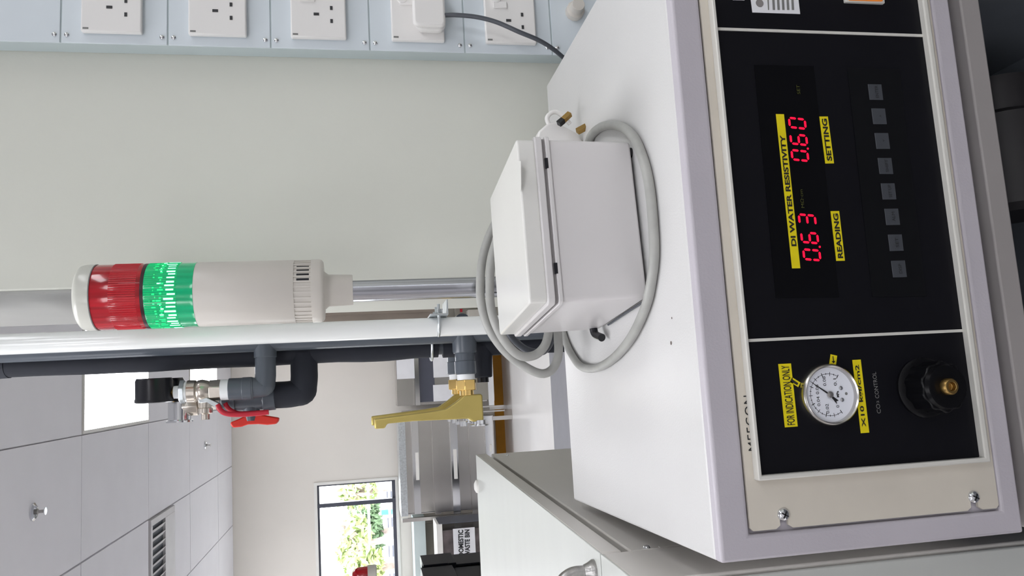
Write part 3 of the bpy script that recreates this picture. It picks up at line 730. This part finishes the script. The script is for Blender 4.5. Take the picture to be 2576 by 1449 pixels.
# ================================================================== PIPES
zlo, zhi = 0.004, CH
wy = 1.25; wxp = .0950*wy; wr = .0150
p = MB().cyl((wxp, wy, zlo), (wxp, wy, zhi), wr, 40).build('white_pipe', M['pvcwhite'])
tag(p, 'glossy white upright pipe beside the signal tower', 'pipe')
gy = 1.305; gxp = .0865*gy; g_r = .0165
gp_ = empty('grey_pipe', (gxp, gy, zlo), 'dark grey plastic pipe with side outlets behind the white pipe', 'pipe')
MB().cyl((gxp, gy, zlo), (gxp, gy, zhi), g_r, 32).build('pipe_run', M['pvcgrey'], gp_)
by = 1.345; bxp = .0700*by; b_r = .0185
# branch from grey pipe: left, elbow, up through a brass ball valve to a black gauge
def elbow(b, c, a, d, r, R, n=8):
    """tube path from direction a around corner c to direction d"""
    return [c - a*R + 0*a, c - a*R*.45 + d*R*.06, c - a*R*.12 + d*R*.12, c - a*R*.06 + d*R*.45, c + d*R]
z1 = at(668, 930, 'y', gy).z
xb = at(668, 975, 'y', gy).x
left, up = Vector((-1, 0, 0)), Vector((0, 0, 1))
cnr = Vector((xb, gy, z1))
MB().cyl((gxp, gy, z1), (xb+.018, gy, z1), .0158, 28).cyl((gxp-.004, gy, z1), (gxp-.026, gy, z1), .0172, 28).build('tee_branch', M['pvcgrey'], gp_, .001)
MB().tube(elbow(None, cnr, left, up, 0, .020), .0160, 24, 5).build('elbow', M['pvcgrey'], gp_)
zz = lambda px: at(px, 975, 'y', gy).z
MB().cyl((xb, gy, z1+.018), (xb, gy, zz(576)), .0172, 28).build('coupler', M['pvcgrey'], gp_, .001)
MB().cyl((xb, gy, z1+.02), (xb, gy, zz(610)), .0178, 28).build('coupler_collar', M['pvcgrey'], gp_, .001)
# second outlet lower down: two grey tees with brass nuts and gold lever guns
def outlet(px, ydep, tag_):
    c = at(px, 860, 'y', ydep); xz = c.z
    MB().lathe((gxp, ydep, xz), (-1, 0, 0), [(-.01, .020), (.030, .020), (.034, .0185)], 28).build('outlet_tee', M['pvcgrey'], gp_, .001)
    xe_ = at(px, 942, 'y', ydep).x
    MB().cyl((gxp-.034, ydep, xz), (xe_, ydep, xz), .0165, 28).build('outlet_pipe', M['pvcgrey'], gp_)
    o = MB().cyl((xe_+.022, ydep, xz), (xe_+.001, ydep, xz), .0180, 12).build('ribbed_nut', M['pvcgrey'], gp_, .001)
    return xe_, xz
oa = outlet(1168, gy, 'a'); ob_ = outlet(1147, gy+.085, 'b')
MB().cyl((gxp+.021, gy+.01, oa[1]), (gxp+.021, gy+.085, ob_[1]), .0125, 20).build('outlet_link', M['pvcgrey'], gp_)
def gun(xe_, xz, ydep, label, s=1.0):
    e = empty('gold_tap', (xe_-.03, ydep, xz), label, 'tap')
    MB().cyl((xe_, ydep, xz), (xe_-.010, ydep, xz), .0145, 24).build('thread_tape', M['ptfe'], e)
    MB().cyl((xe_-.009, ydep, xz), (xe_-.026, ydep, xz), .0175, 6).build('brass_nut', M['brass'], e, .001)
    MB().cyl((xe_-.026, ydep, xz), (xe_-.034, ydep, xz), .0115, 20).build('brass_neck', M['brass'], e)
    x = xe_-.033; w_ = .011
    # block with long lever rising upwards
    P = [(x, ydep, xz-.022), (x, ydep, xz+.005), (x-.010, ydep, xz+.018), (x-.021, ydep, xz+.036), (x-.0235, ydep, xz+.06), (x-.030, ydep, xz+.150), (x-.0455, ydep, xz+.150), (x-.0455, ydep, xz+.134), (x-.0385, ydep, xz+.130), (x-.037, ydep, xz+.09), (x-.0385, ydep, xz+.0), (x-.0440, ydep, xz-.006), (x-.0440, ydep, xz-.021), (x-.042, ydep, xz-.024), (x-.003, ydep, xz-.024)]
    MB().prism([(a, ydep-w_, c) for a, _, c in P], (0, 2*w_, 0)).build('lever_body', M['gold'], e, .0025, 3)
    MB().cyl((x-.042, ydep-.004, xz+.008), (x-.050, ydep-.004, xz+.008), .006, 16).cyl((x-.042, ydep+.002, xz+.016), (x-.047, ydep+.002, xz+.016), .005, 16).build('chrome_screw', M['chrome'], e)
    MB().lathe((x-.042, ydep, xz-.018), (-1, 0, 0), [(0, .012), (.006, .012), (.007, .016), (.009, .016)], 24).build('chrome_outlet', M['chrome'], e)
    return e
gun(oa[0], oa[1], gy, 'gold lever tap with bright brass nut, nearer of the pair')
gun(ob_[0], ob_[1], gy+.085, 'gold lever tap half hidden behind the nearer one')
# nickel ball valve with crimson lever + gauge on top of the grey branch
bv = empty('ball_valve', (xb, gy, zz(576)), 'nickel ball valve with crimson lever on the dark grey pipe', 'valve')
MB().cyl((xb, gy, zz(577)), (xb, gy, zz(556)), .0160, 24).build('thread_tape', M['ptfe'], bv)
MB().cyl((xb, gy, zz(557)), (xb, gy, zz(528)), .0165, 6).build('hex_end', M['nickel'], bv, .001)
MB().lathe((xb, gy, zz(530)), (0, 0, 1), [(0, .0135), (.004, .0155), (.012, .0175), (.018, .0165), (.020, .0150), (.022, .0172), (.033, .0172), (.034, .0155)], 28).build('valve_body', M['nickel'], bv)
MB().cyl((xb, gy, zz(478)), (xb, gy, zz(465)), .0155, 24).build('thread_tape', M['ptfe'], bv)
MB().cyl((xb, gy, zz(466)), (xb, gy, zz(453)), .0185, 6).build('reducer_nut', M['zinc'], bv, .001)
MB().cyl((xb, gy, zz(454)), (xb, gy, zz(438)), .0098, 20).build('thread_tape', M['ptfe'], bv)
zs = zz(517)
MB().lathe((xb, gy, zs), (-1, 0, 0), [(.01, .0085), (.026, .0085), (.027, .0105), (.034, .0105), (.036, .006), (.044, .006)], 18).build('valve_stem', M['nickel'], bv)
lp = lambda L_, y_: [at(a_, b_, 'y', y_) for a_, b_ in L_]
P = lp([(498, 1003), (520, 1000), (548, 1014), (556, 1026), (548, 1030), (520, 1012), (500, 1014)], gy-.011)
MB().prism(P, (0, .022, 0)).build('lever_plate', M['zinc'], bv, .001)
MB().tube(lp([(546, 1018), (554, 1031), (568, 1040), (594, 1043), (634, 1041), (676, 1037)], gy-.008), .0040, 12, 6).build('lever', M['crimson'], bv)
MB().tube(lp([(566, 1014), (573, 1026), (588, 1036), (610, 1040), (676, 1036)], gy+.010), .0036, 12, 6).build('lever', M['crimson'], bv)
gg = empty('pressure_gauge', (xb, gy, zz(438)), 'black round pressure gauge on top of the nickel valve, nearer one', 'gauge')
MB().cyl((xb, gy, zz(438)), (xb, gy, zz(426)), .0080, 4, phase=.5).build('brass_stem', M['dullbrass'], gg)
zg = zz(388); rg = .0268
def gauge(c, r, parent):
    n_ = Vector((-1, .05, 0)).normalized()
    MB().lathe(c - n_*.018, n_, [(0, r*.93), (.004, r), (.030, r), (.032, r*1.03), (.036, r*1.03), (.037, r*.93), (.033, r*.9)], 48).build('gauge_case', M['blackplastic'], parent)
    MB().lathe(c + n_*.0145, n_, [(0, r*.9), (.001, r*.9)], 40).build('gauge_dial', M['dial'], parent)
gauge(Vector((xb+.005, gy, zg)), rg, gg)
# black insulated pipe and its branch with the red-handled valve
ip = empty('insulated_pipe', (bxp, by, zlo), 'pipe in black foam insulation behind the grey pipe', 'pipe')
zc1 = at(1090, 890, 'y', by).z; zt1 = at(6, 925, 'y', by).z
rw = random.Random(2)
pts = [(bxp, by, .004 + k*(zc1-.02)/6) for k in range(7)]
MB().tube(pts, b_r, 24, 2).build('foam_sleeve', M['foam'], ip)
pts = [(bxp+rw.uniform(-.0012, .0012), by, zc1-.008+k*(zt1-zc1)/16) for k in range(17)]
MB().tube(pts, b_r, 24, 3).build('foam_sleeve', M['foam'], ip)
MB().tube([(bxp, by, zc1-.03), (bxp, by, zc1)], .013, 16, 1).build('pipe_core', M['pvcgrey'], ip)
MB().tube([(bxp, by, zt1-.01), (bxp, by+.006, zt1+.016), (bxp+.004, by+.03, zt1+.032), (bxp+.012, by+.14, zt1+.036)], b_r, 20, 5).build('foam_sleeve', M['foam'], ip)
z2 = at(765, 925, 'y', by).z; x2 = at(765, 990, 'y', by).x
c2 = Vector((x2, by, z2)); 
MB().tube([(bxp, by, z2), (x2+.04, by, z2)] + elbow(None, c2, left, up, 0, .026) + [(x2, by, at(692, 990, 'y', by).z)], .0215, 24, 5).build('foam_elbow', M['foam'], ip)
z3 = at(1212, 900, 'y', by).z
MB().cyl((bxp, by+.0, z3), (at(1212, 950, 'y', by).x, by, z3), .019, 24, r1=.016).build('foam_stub', M['foam'], ip, .002)
MB().cyl((at(1212, 950, 'y', by).x, by, z3), (at(1212, 962, 'y', by).x, by, z3), .010, 16).build('pipe_core', M['blackplastic'], ip)
x2 = at(692, 998, 'y', by).x
fv = empty('union_valve', (x2, by, at(692, 990, 'y', by).z), 'dark grey union valve with broad orange-red handle', 'valve')
zv = lambda px: at(px, 990, 'y', by).z
MB().lathe((x2, by, zv(693)), (0, 0, 1), [(0, .0215), (.018, .0225), (.019, .0195), (.024, .0195)], 12).build('union_nut', M['pvcgrey'], fv, .001)
MB().cyl((x2, by, zv(665)), (x2, by, zv(592)), .0195, 24).build('valve_body', M['pvcgrey'], fv, .001)
MB().lathe((x2, by, zv(594)), (0, 0, 1), [(0, .0225), (.020, .0215), (.021, .018), (.024, .018)], 12).build('union_nut', M['pvcgrey'], fv, .001)
zh = zv(632)
MB().lathe((x2, by, zh), (-1, 0, 0), [(.01, .0135), (.030, .0125), (.036, .0115)], 20).build('stem_housing', M['pvcgrey'], fv)
xh = at(632, 1028, 'y', by).x
MB().lathe((xh, by, zh), (-1, 0, 0), [(0, .0125), (.010, .0125)], 20).build('handle_hub', M['red'], fv)
P = [at(a_, b_, 'y', by-.010) for a_, b_ in ((622, 1043), (655, 1043), (701, 1051), (699, 1060), (693, 1067), (672, 1069), (650, 1067), (622, 1068), (606, 1074), (586, 1076), (579, 1068), (580, 1062), (600, 1054))]
MB().prism(P, (0, .020, 0)).build('handle', M['red'], fv, .0025, 2)
zq = zv(565)
MB().cyl((x2, by, zv(580)), (x2, by, zv(500)), .015, 8).build('nickel_sleeve', M['nickel'], fv, .001)
MB().lathe((x2-.006, by, zv(500)), (0, 0, 1), [(0, .017), (.022, .017), (.024, .012), (.034, .012)], 10).build('nickel_union', M['nickel'], fv, .001)
MB().lathe((x2-.010, by, zv(452)), (-1, 0, 0), [(-.01, .017), (.018, .017), (.019, .020), (.022, .020)], 24).build('chrome_cap', M['chrome'], fv)
g2 = empty('pressure_gauge', (x2, by, zv(450)), 'second black gauge mostly hidden behind the nearer one', 'gauge')
gauge(Vector((at(400, 981, 'y', by+.02).x, by+.02, zv(412))), .0255, g2)
MB().cyl((x2, by, zv(470)), (x2+.003, by+.015, zv(440)), .008, 12).build('brass_stem', M['dullbrass'], g2)

# pipe clamp with U bolt and angle bracket
zk = at(1102, 820, 'y', wy).z
cl = empty('pipe_clamp', (wxp, wy, zk), 'zinc U-bolt clamp with angle bracket around the white pipe', 'clamp')
ub = []
for k in range(13):
    a = math.pi*k/12
    ub.append((wxp + .006 - math.sin(a)*(wr+.0045), wy + math.cos(a)*(wr+.004)*-1, zk))
ub = [(wxp+.034, wy-wr-.004, zk)] + ub + [(wxp+.034, wy+wr+.004, zk)]
MB().tube(ub, .0024, 10, 2).build('u_bolt', M['zinc'], cl)
for y_ in (wy-wr-.004, wy+wr+.004):
    MB().lathe((wxp+.020, y_, zk), (1, 0, 0), [(0, .0062), (.006, .0062)], 6).build('hex_nut', M['zinc'], cl, .0004)
MB().box(wxp+.0155, wxp+.0185, wy-.028, wy+.09, zk-.014, zk+.014).build('bracket_plate', M['zinc'], cl, .0006)
MB().box(wxp+.0185, wxp+.042, wy-.012, wy+.05, zk-.016, zk-.0135).build('bracket_leg', M['zinc'], cl, .0006)
ub = [(bxp+.026, by-b_r-.002, zk+.004), (bxp, by-b_r-.003, zk+.004), (bxp-.016, by-.012, zk+.004), (bxp-.021, by, zk+.004), (bxp-.016, by+.014, zk+.004), (bxp, by+b_r+.003, zk+.004)]
tag(MB().tube(ub, .0026, 10, 5).build('u_bolt', M['zinc']), 'small zinc U-bolt around the black insulated pipe', 'clamp')

# ================================================================== SOCKET TRUNKING ON THE NEAR WALL
ty0 = 1.245; tx0 = .5715; tx1 = .80
tr = empty('socket_trunking', (tx0+.1, ty0, .3), 'upright pale blue-grey steel trunking carrying the row of sockets', 'trunking')
MB().box(tx0, tx1, ty0, wall_near_y, .30, 2.55).build('trunk_body', M['trunkside'], tr, .0015)
seams = [EYE + v for v in (.738, .584, .4296, .277, .1235, -.031, -.186, -.335, -.489, -.643)]
for k in range(len(seams)-1):
    bx('cover_plate', M['trunk'], tx0+.0005, tx1-.0005, ty0-.0016, ty0+.001, seams[k+1]+.0012, seams[k]-.0012, tr, .0006)
for s_ in seams[1:]:
    for dz in (.0085, -.0085):
        MB().lathe((tx0+.0125, ty0-.0014, s_+dz), (0, -1, 0), [(0, .0036), (.0018, .0034), (.0030, .0018)], 14).build('screw', M['chrome'], tr)
sx0 = .5865; sy = ty0-.0016; zs_ = [EYE+v for v in (.356, .2025, .049, -.109, -.2635)]
def socket(zc_):
    e = empty('wall_socket', (sx0+.043, sy, zc_))
    MB().box(sx0, sx0+.086, sy-.0095, sy, zc_-.043, zc_+.043).build('face_plate', M['socket'], e, .0022, 3)
    f = sy-.0098; cx = sx0+.0335+.006
    for (dx, dz, w_, h_) in ((0, .003, .0022, .0042), (.0111, -.0205, .0032, .0020), (-.0111, -.0205, .0032, .0020)):
        bx('socket_hole', M['hole'], cx+dx-w_, cx+dx+w_, f-.0004, f+.0012, zc_+dz-h_, zc_+dz+h_, e)
    bx('rocker_switch', M['socket'], sx0+.060, sx0+.072, f-.003, f+.001, zc_+.005, zc_+.028, e, .001)
    bx('logo_print', M['greyprint'], sx0+.0035, sx0+.0060, f-.0002, f+.001, zc_+.032, zc_+.040, e)
    return e
first = socket(zs_[0])
# holes measured in the photograph: earth slot at the upper middle, live/neutral below it
socks = [first] + [copy_tree(first, (0, 0, z_-zs_[0])) for z_ in zs_[1:]]
names = ['white wall socket topmost of the row on the trunking', 'white wall socket second from the top of the trunking', 'white wall socket just above the one holding a plug', 'white wall socket with a white plug pushed in', 'white wall socket below the plugged one, lowest of the row']
for o, n_ in zip(socks, names): tag(o, n_, 'socket', 'wall sockets on the trunking')
# plug in the fourth socket and its black cable
c = at(1080, 28, 'y', sy-.012); z4 = zs_[3]
e = empty('mains_plug', (c.x, sy-.01, c.z), 'white three-pin plug pushed into the fourth wall socket', 'plug')
def lump(x0, x1, z0, z1, y0, y1, r):
    P = rrect(x0, x1, z0, z1, r); return MB().prism([(a, y0, b_) for a, b_ in P], (0, y1-y0, 0))
pa, pb = at(1040, 63, 'y', sy-.035), at(1118, -20, 'y', sy-.035)
lump(pa.x, pb.x, pb.z, pa.z, sy-.035, sy-.0235, .009).build('plug_body', M['socket'], e, .004, 3)
pa, pb = at(1046, 80, 'y', sy-.016), at(1116, -20, 'y', sy-.016)
lump(pa.x, pb.x, pb.z, pa.z, sy-.0235, sy-.0102, .013).build('plug_base', M['socket'], e, .004, 3)
for z_, lab in ((zs_[3]+.026, 0), (zs_[4]+.030, 1)):
    q = at(1012 if not lab else 1248, 1, 'y', sy-.011)
    MB().lathe((q.x+.003, sy-.0095, q.z), (0, -1, 0), [(0, .0085), (.004, .0078), (.005, .005)], 24).build('round_button', M['socket'], socks[3+lab])
cb = [at(1118, 38, 'y', sy-.03), at(1150, 38, 'y', sy-.034), at(1200, 43, 'y', sy-.04), at(1250, 56, 'y', sy-.045), at(1305, 80, 'y', sy-.05), at(1355, 101, 'y', sy-.045), at(1392, 124, 'y', sy-.035), at(1425, 152, 'y', 1.226), at(1465, 190, 'y', 1.226)]
cb += [Vector((.505, 1.226, EYE-.43)), Vector((.49, 1.226, EYE-.56)), Vector((.48, 1.23, .7))]
tag(MB().tube(cb, .0037, 12, 7).build('black_cable', M['darkcable']), 'black mains cable drooping from the plug on the trunking', 'cable')
q = at(1452, 30, 'y', ty0-.02)
e = empty('cable_gland', (q.x, ty0, q.z), 'beige plastic gland on the trunking behind the console', 'cable gland')
MB().lathe((q.x+.008, ty0-.0016, q.z), (0, -1, 0), [(0, .016), (.012, .016), (.014, .012), (.030, .011)], 12).build('gland_body', M['beige'], e, .0006)

# ================================================================== LEFT MACHINE
h_ = .27; TL = .055
LM = Matrix.Translation((-.1914, .815, 0)) @ Matrix.Rotation(-TL, 4, 'Z')   # x to the right, y to the back; side face is x=0
lz = EYE - h_; Lb = 1.158; ls = .124
lm = empty('chamber_machine', (LM @ Vector((-.5, .6, 0))), 'pale grey-green metal machine with handled lid, left of the console', 'machine')
bx('side_panel', M['sidegrey'], -.012, -.0015, ls+.0025, Lb, .08, lz-.0375, lm, .002, LM)
bx('machine_body', M['sidegrey'], -1.10, -.013, .012, Lb-.003, .08, lz-.046, lm, 0, LM)
bx('front_post', M['sidegrey'], -.30, 0, .0, ls-.0015, .08, lz-.001, lm, .0025, LM)
bx('front_door', M['lid'], -1.10, -.004, -.006, -.0005, .08, lz-.03, lm, .002, LM)
bx('front_top', M['lid'], -1.10, -.0005, .0, ls-.0015, lz-.002, lz+.0005, lm, .0008, LM)
bx('lid', M['sidegrey'], -1.10, 0, ls+.0022, Lb, lz-.0265, lz-.001, lm, .002, LM)
bx('lid_skin', M['lid'], -1.10, -.0005, ls+.0024, Lb-.0005, lz-.002, lz+.0005, lm, .0008, LM)
bx('lid_seal', M['lidshadow'], -1.09, -.014, ls-.001, Lb-.006, lz-.046, lz-.026, lm, 0, LM)
bx('seam_strip', M['lidshadow'], -.03, -.004, ls-.003, ls+.004, .08, lz-.002, lm, 0, LM)
bx('side_step', M['sidegrey'], -.0035, -.0005, ls+.0025, ls+.010, .08, lz-.075, lm, .0005, LM)
q = LM.inverted() @ at(1626, 1362, 'x', -.178)
for dy_, dz_ in ((q.y, q.z), (Lb-.05, lz-.07)):
    cc = LM @ Vector((-.003, dy_, dz_)); d_ = (LM.to_3x3() @ Vector((1, 0, 0)))
    MB().lathe(cc, d_, [(0, .0045), (.002, .0045), (.004, .0034), (.0048, .001)], 18).build('dome_screw', M['chrome'], lm)
# lid handle
c1 = LM.inverted() @ at(1497, 1442, 'z', lz); 
hx1, hy = c1.x+.003, c1.y+.0
pass
hx0 = hx1-.115; hh = .043
hd = [(hx1, hy, lz-.004), (hx1, hy, lz+.012), (hx1-.001, hy, lz+.030), (hx1-.012, hy, lz+hh+.001), (hx1-.034, hy, lz+hh+.006), (hx0+.04, hy, lz+hh+.005), (hx0+.018, hy, lz+hh), (hx0+.004, hy, lz+.028), (hx0, hy, lz+.012), (hx0, hy, lz-.004)]
hb = MB().tube([LM @ Vector(p) for p in hd], .0075, 16, 5).build('handle', M['galv'], lm)
for x_ in (hx1, hx0): MB().lathe(LM @ Vector((x_, hy, lz)), (0, 0, 1), [(0, .0135), (.003, .0135), (.008, .0105), (.014, .0082)], 24).build('handle_foot', M['galv'], hb)
MB().lathe(LM @ Vector((-.075, Lb-.012, lz)), (0, 0, 1), [(0, .016), (.005, .015), (.009, .008)], 20).build('hinge_cap', M['reveal'], lm)
for x_ in (-1.07, -.06):
    for y_ in (.04, Lb-.08): bx('foot', M['blackplastic'], x_, x_+.04, y_, y_+.04, 0, .08, lm, 0, LM)

# ================================================================== FAR ROOM FURNITURE
# stainless steel bench unit in front of the far wall
SY = 8.05
su = empty('steel_cabinet', RM @ Vector((-.85, SY, 0)), 'stainless steel cabinet below the window wall', 'cabinet')
def rr(name, m, a, thick, par, dY=0, bevel=0): return rbox(name, m, a[0], a[1], a[2], a[3], SY+dY, thick, par, bevel)
rr('back_sheet', M['steel'], (1018, 1296, 1240, 1045), .40, su, .02)
for a in ((1012, 1306, 1246, 1295),): rr('end_post', M['steel'], a, .05, su)
rr('end_post', M['steel'], (1018, 1046, 1270, 1034), .05, su)
for x_ in (1047, 1145, 1234): rr('rail', M['chrome'], (x_-3.5, 1294, x_+3.5, 1046), .03, su, -.012)
for x_ in (1098, 1192): rr('rail', M['steel'], (x_-3, 1294, x_+2, 1046), .02, su, -.004)
rr('dark_kick', M['winframe'], (1016, 1294, 1240, 1275), .01, su, .008)
for x_, y0_, y1_ in ((1050, 1138, 1208), (1146, 1130, 1205)): rr('handle', M['reveal'], (x_-2.6, y1_, x_+2.6, y0_), .01, su, -.025)
rr('handle', M['reveal'], (1232, 1118, 1238, 1136), .01, su, -.025)
rr('top_edge', M['zinc'], (1010, 1300, 1018, 1046), .42, su)
for y_ in (1290, 1052):
    rb0 = room(1250, y_, SY)
    bx('leg', M['steel'], rb0.x-.02, rb0.x+.02, SY+.01, SY+.04, 0, room(1239, y_, SY).z, su, mx=RM)
s2 = empty('steel_shelf_unit', RM @ Vector((.05, SY, 0)), 'stainless shelf unit beside the steel cabinet, behind the gold taps', 'shelving')
rr('back_sheet', M['steel'], (1000, 1022, 1238, 880), .38, s2, .04)
rr('upright', M['steel'], (1010, 1034, 1268, 1022), .04, s2)
rr('white_panel', M['paper'], (999, 954, 1048, 885), .02, s2, -.01)
rr('rail', M['chrome'], (1046, 1020, 1052, 884), .03, s2, -.02)
rr('dark_divider', M['winframe'], (1056, 1012, 1090, 884), .02, s2)
rr('white_drawer', M['paper'], (1091, 950, 1140, 885), .02, s2, -.01)
rr('white_drawer', M['paper'], (1091, 1010, 1140, 966), .02, s2, -.01)
rr('dark_drawer', M['bracket'], (1150, 1010, 1228, 885), .02, s2, -.01)
rr('rail', M['chrome'], (1230, 1020, 1237, 884), .03, s2, -.02)
rb0 = room(1250, 887, SY)
bx('leg', M['steel'], rb0.x-.02, rb0.x+.02, SY, SY+.03, 0, room(1236, 887, SY).z, s2, mx=RM)
rb0 = room(1250, 1028, SY)
bx('leg', M['steel'], rb0.x-.02, rb0.x+.02, SY+.3, SY+.33, 0, room(1236, 887, SY).z, s2, mx=RM)
# shelf strip, wall panel, waste bin with its sign
rbox('trim_3', M['celadon'], 1048, 1520, 1069, 1302, SY+.1, .4); struct(bpy.data.objects['trim_3'])
rr('end_panel', M['bracket'], (1070, 1480, 1240, 1303), .02, su, .30)
bn = empty('waste_bin', RM @ room(1250, 1400, SY-.4), 'clear-bagged waste bin with a DOMESTIC WASTE BIN sign', 'bin')
BNY = SY-.50
def br(name, m, a, thick, par=bn, dY=0, bevel=0): return rbox(name, m, a[0], a[1], a[2], a[3], BNY+dY, thick, par, bevel)
br('bin_body', M['bag'], (1112, 1520, 1330, 1316), .35)
br('bin_rim', M['winframe'], (1104, 1318, 1330, 1300), .36, dY=-.01)
br('bin_edge', M['reveal'], (1106, 1520, 1112, 1318), .36, dY=-.01)
sg = br('bin_sign', M['paper'], (1143, 1420, 1194, 1326), .004, dY=-.012)
sp = lambda x, y: RM @ room(x, y, BNY-.012)
nr = RM.to_3x3() @ Vector((0, -1, 0))
put_text('sign_lettering', 'DOMESTIC', M['blacktext'], sp(1160, 1400), sp(1159, 1333), (sp(1153, 1360)-sp(1166, 1360)).length, sg, nrm=nr, lift=.002, bold=.034)
put_text('sign_lettering', 'WASTE BIN', M['blacktext'], sp(1176, 1400), sp(1175, 1332), (sp(1169, 1360)-sp(1182, 1360)).length, sg, nrm=nr, lift=.002, bold=.034)
# black open crates, stacked, near side
CY = 5.2
def crate(px0_, py0_, px1_, py1_, Y_, label):
    a, c = room(px0_, py0_, Y_), room(px1_, py1_, Y_)
    X0, X1, Z0, Z1 = min(a.x, c.x), max(a.x, c.x), min(a.z, c.z), max(a.z, c.z); t = .012
    e = empty('black_crate', RM @ Vector(((X0+X1)/2, Y_, Z0)), label, 'crate', 'black storage crates')
    b = MB().box(X0, X1, Y_+.30, Y_+.31, Z0, Z1).box(X0, X0+t, Y_, Y_+.30, Z0, Z1).box(X1-t, X1, Y_, Y_+.30, Z0, Z1).box(X0+t, X1-t, Y_, Y_+.30, Z0, Z0+t).box(X0+t, X1-t, Y_+.12, Y_+.30, Z1-t, Z1)
    b.xf(RM).build('crate_shell', M['binplastic'], e, .003)
    bx('front_lip', M['binplastic'], X0, X1, Y_-.01, Y_+.006, Z0, Z0+(Z1-Z0)*.25, e, .003, RM)
crate(1065, 1444, 1147, 1414, CY+.34, 'black crate topmost right of the stack beside the bin sign')
crate(1149, 1444, 1225, 1412, CY+.34, 'black crate below the topmost one beside the bin sign')
crate(1068, 1500, 1151, 1448, CY, 'black crate topmost of the nearer column at the frame edge')
crate(1156, 1500, 1240, 1447, CY, 'black crate below in the nearer column at the frame edge')
# stand that carries the crates
a, c = room(1227, 1500, CY), room(1227, 1390, CY)
tag(bx('crate_stand', M['binplastic'], a.x, c.x, CY, CY+.6, 0, min(room(1240, 1460, CY).z, room(1225, 1400, CY+.3).z)-.004, mx=RM), 'dark stand under the black crates', 'stand')
# red beacon with white cap low at the window
BY = 3.2
bb = room(905, 1447, BY); w = RM @ bb
bcn = empty('red_beacon', RM @ room(955, 1447, BY), 'red beacon light with white base in front of the window', 'warning light')
zt_, zm_, zb_ = room(886, 1447, BY).z, room(925, 1447, BY).z, room(948, 1447, BY).z
MB().lathe((w.x, w.y, zm_), (0, 0, 1), [(0, .030), ((zt_-zm_)*.6, .029), ((zt_-zm_)*.88, .022), (zt_-zm_, .010)], 28).build('red_dome', M['redlens'], bcn)
MB().lathe((w.x, w.y, zb_), (0, 0, 1), [(0, .030), (.004, .034), (zm_-zb_, .034)], 28).build('white_base', M['beige'], bcn)
MB().cyl((w.x, w.y, zb_+.012), (w.x-.35, w.y, zb_+.012), .010, 12).build('side_arm', M['zinc'], bcn)
MB().cyl((w.x-.35, w.y, zb_+.02), (w.x-.35, w.y, .02), .016, 12).build('stand_pole', M['zinc'], bcn)
MB().lathe((w.x-.35, w.y, 0), (0, 0, 1), [(0, .12), (.02, .115)], 24).build('beacon_foot', M['zinc'], bcn)
# tall brown cupboard behind the pipes, and the grey equipment below it
rb = lambda name, m, a, Y_, th, par: rbox(name, m, a[0], a[1], a[2], a[3], Y_, th, par)
e = empty('brown_cupboard', RM @ Vector((.75, 8.1, 0)), 'tall brown cupboard glimpsed between the tower pole and white pipe', 'cupboard')
rb('cupboard_body', M['brown'], (650, 878, 1270, 700), 8.1, .4, e)
rb('cupboard_door', M['brown'], (655, 800, 1262, 702), 8.08, .02, e)
e = empty('wall_unit', RM @ Vector((.30, 3.6, 0)), 'grey metal unit with a red mark just right of the white pipe', 'equipment')
rb('unit_case', M['bracket'], (1128, 880, 1330, 764), 3.6, .3, e)
rb('unit_cap', M['bracket'], (1148, 880, 1330, 758), 3.58, .02, e)
rb('white_box', M['beige'], (1180, 815, 1216, 778), 3.5, .08, e)
rb('red_mark', M['crimson'], (1158, 785, 1163, 777), 3.57, .01, e)
a = room(1330, 880, 3.6); c = room(1330, 764, 3.6)
bx('unit_base', M['bracket'], a.x, c.x, 3.6, 3.9, 0, a.z, e, mx=RM)
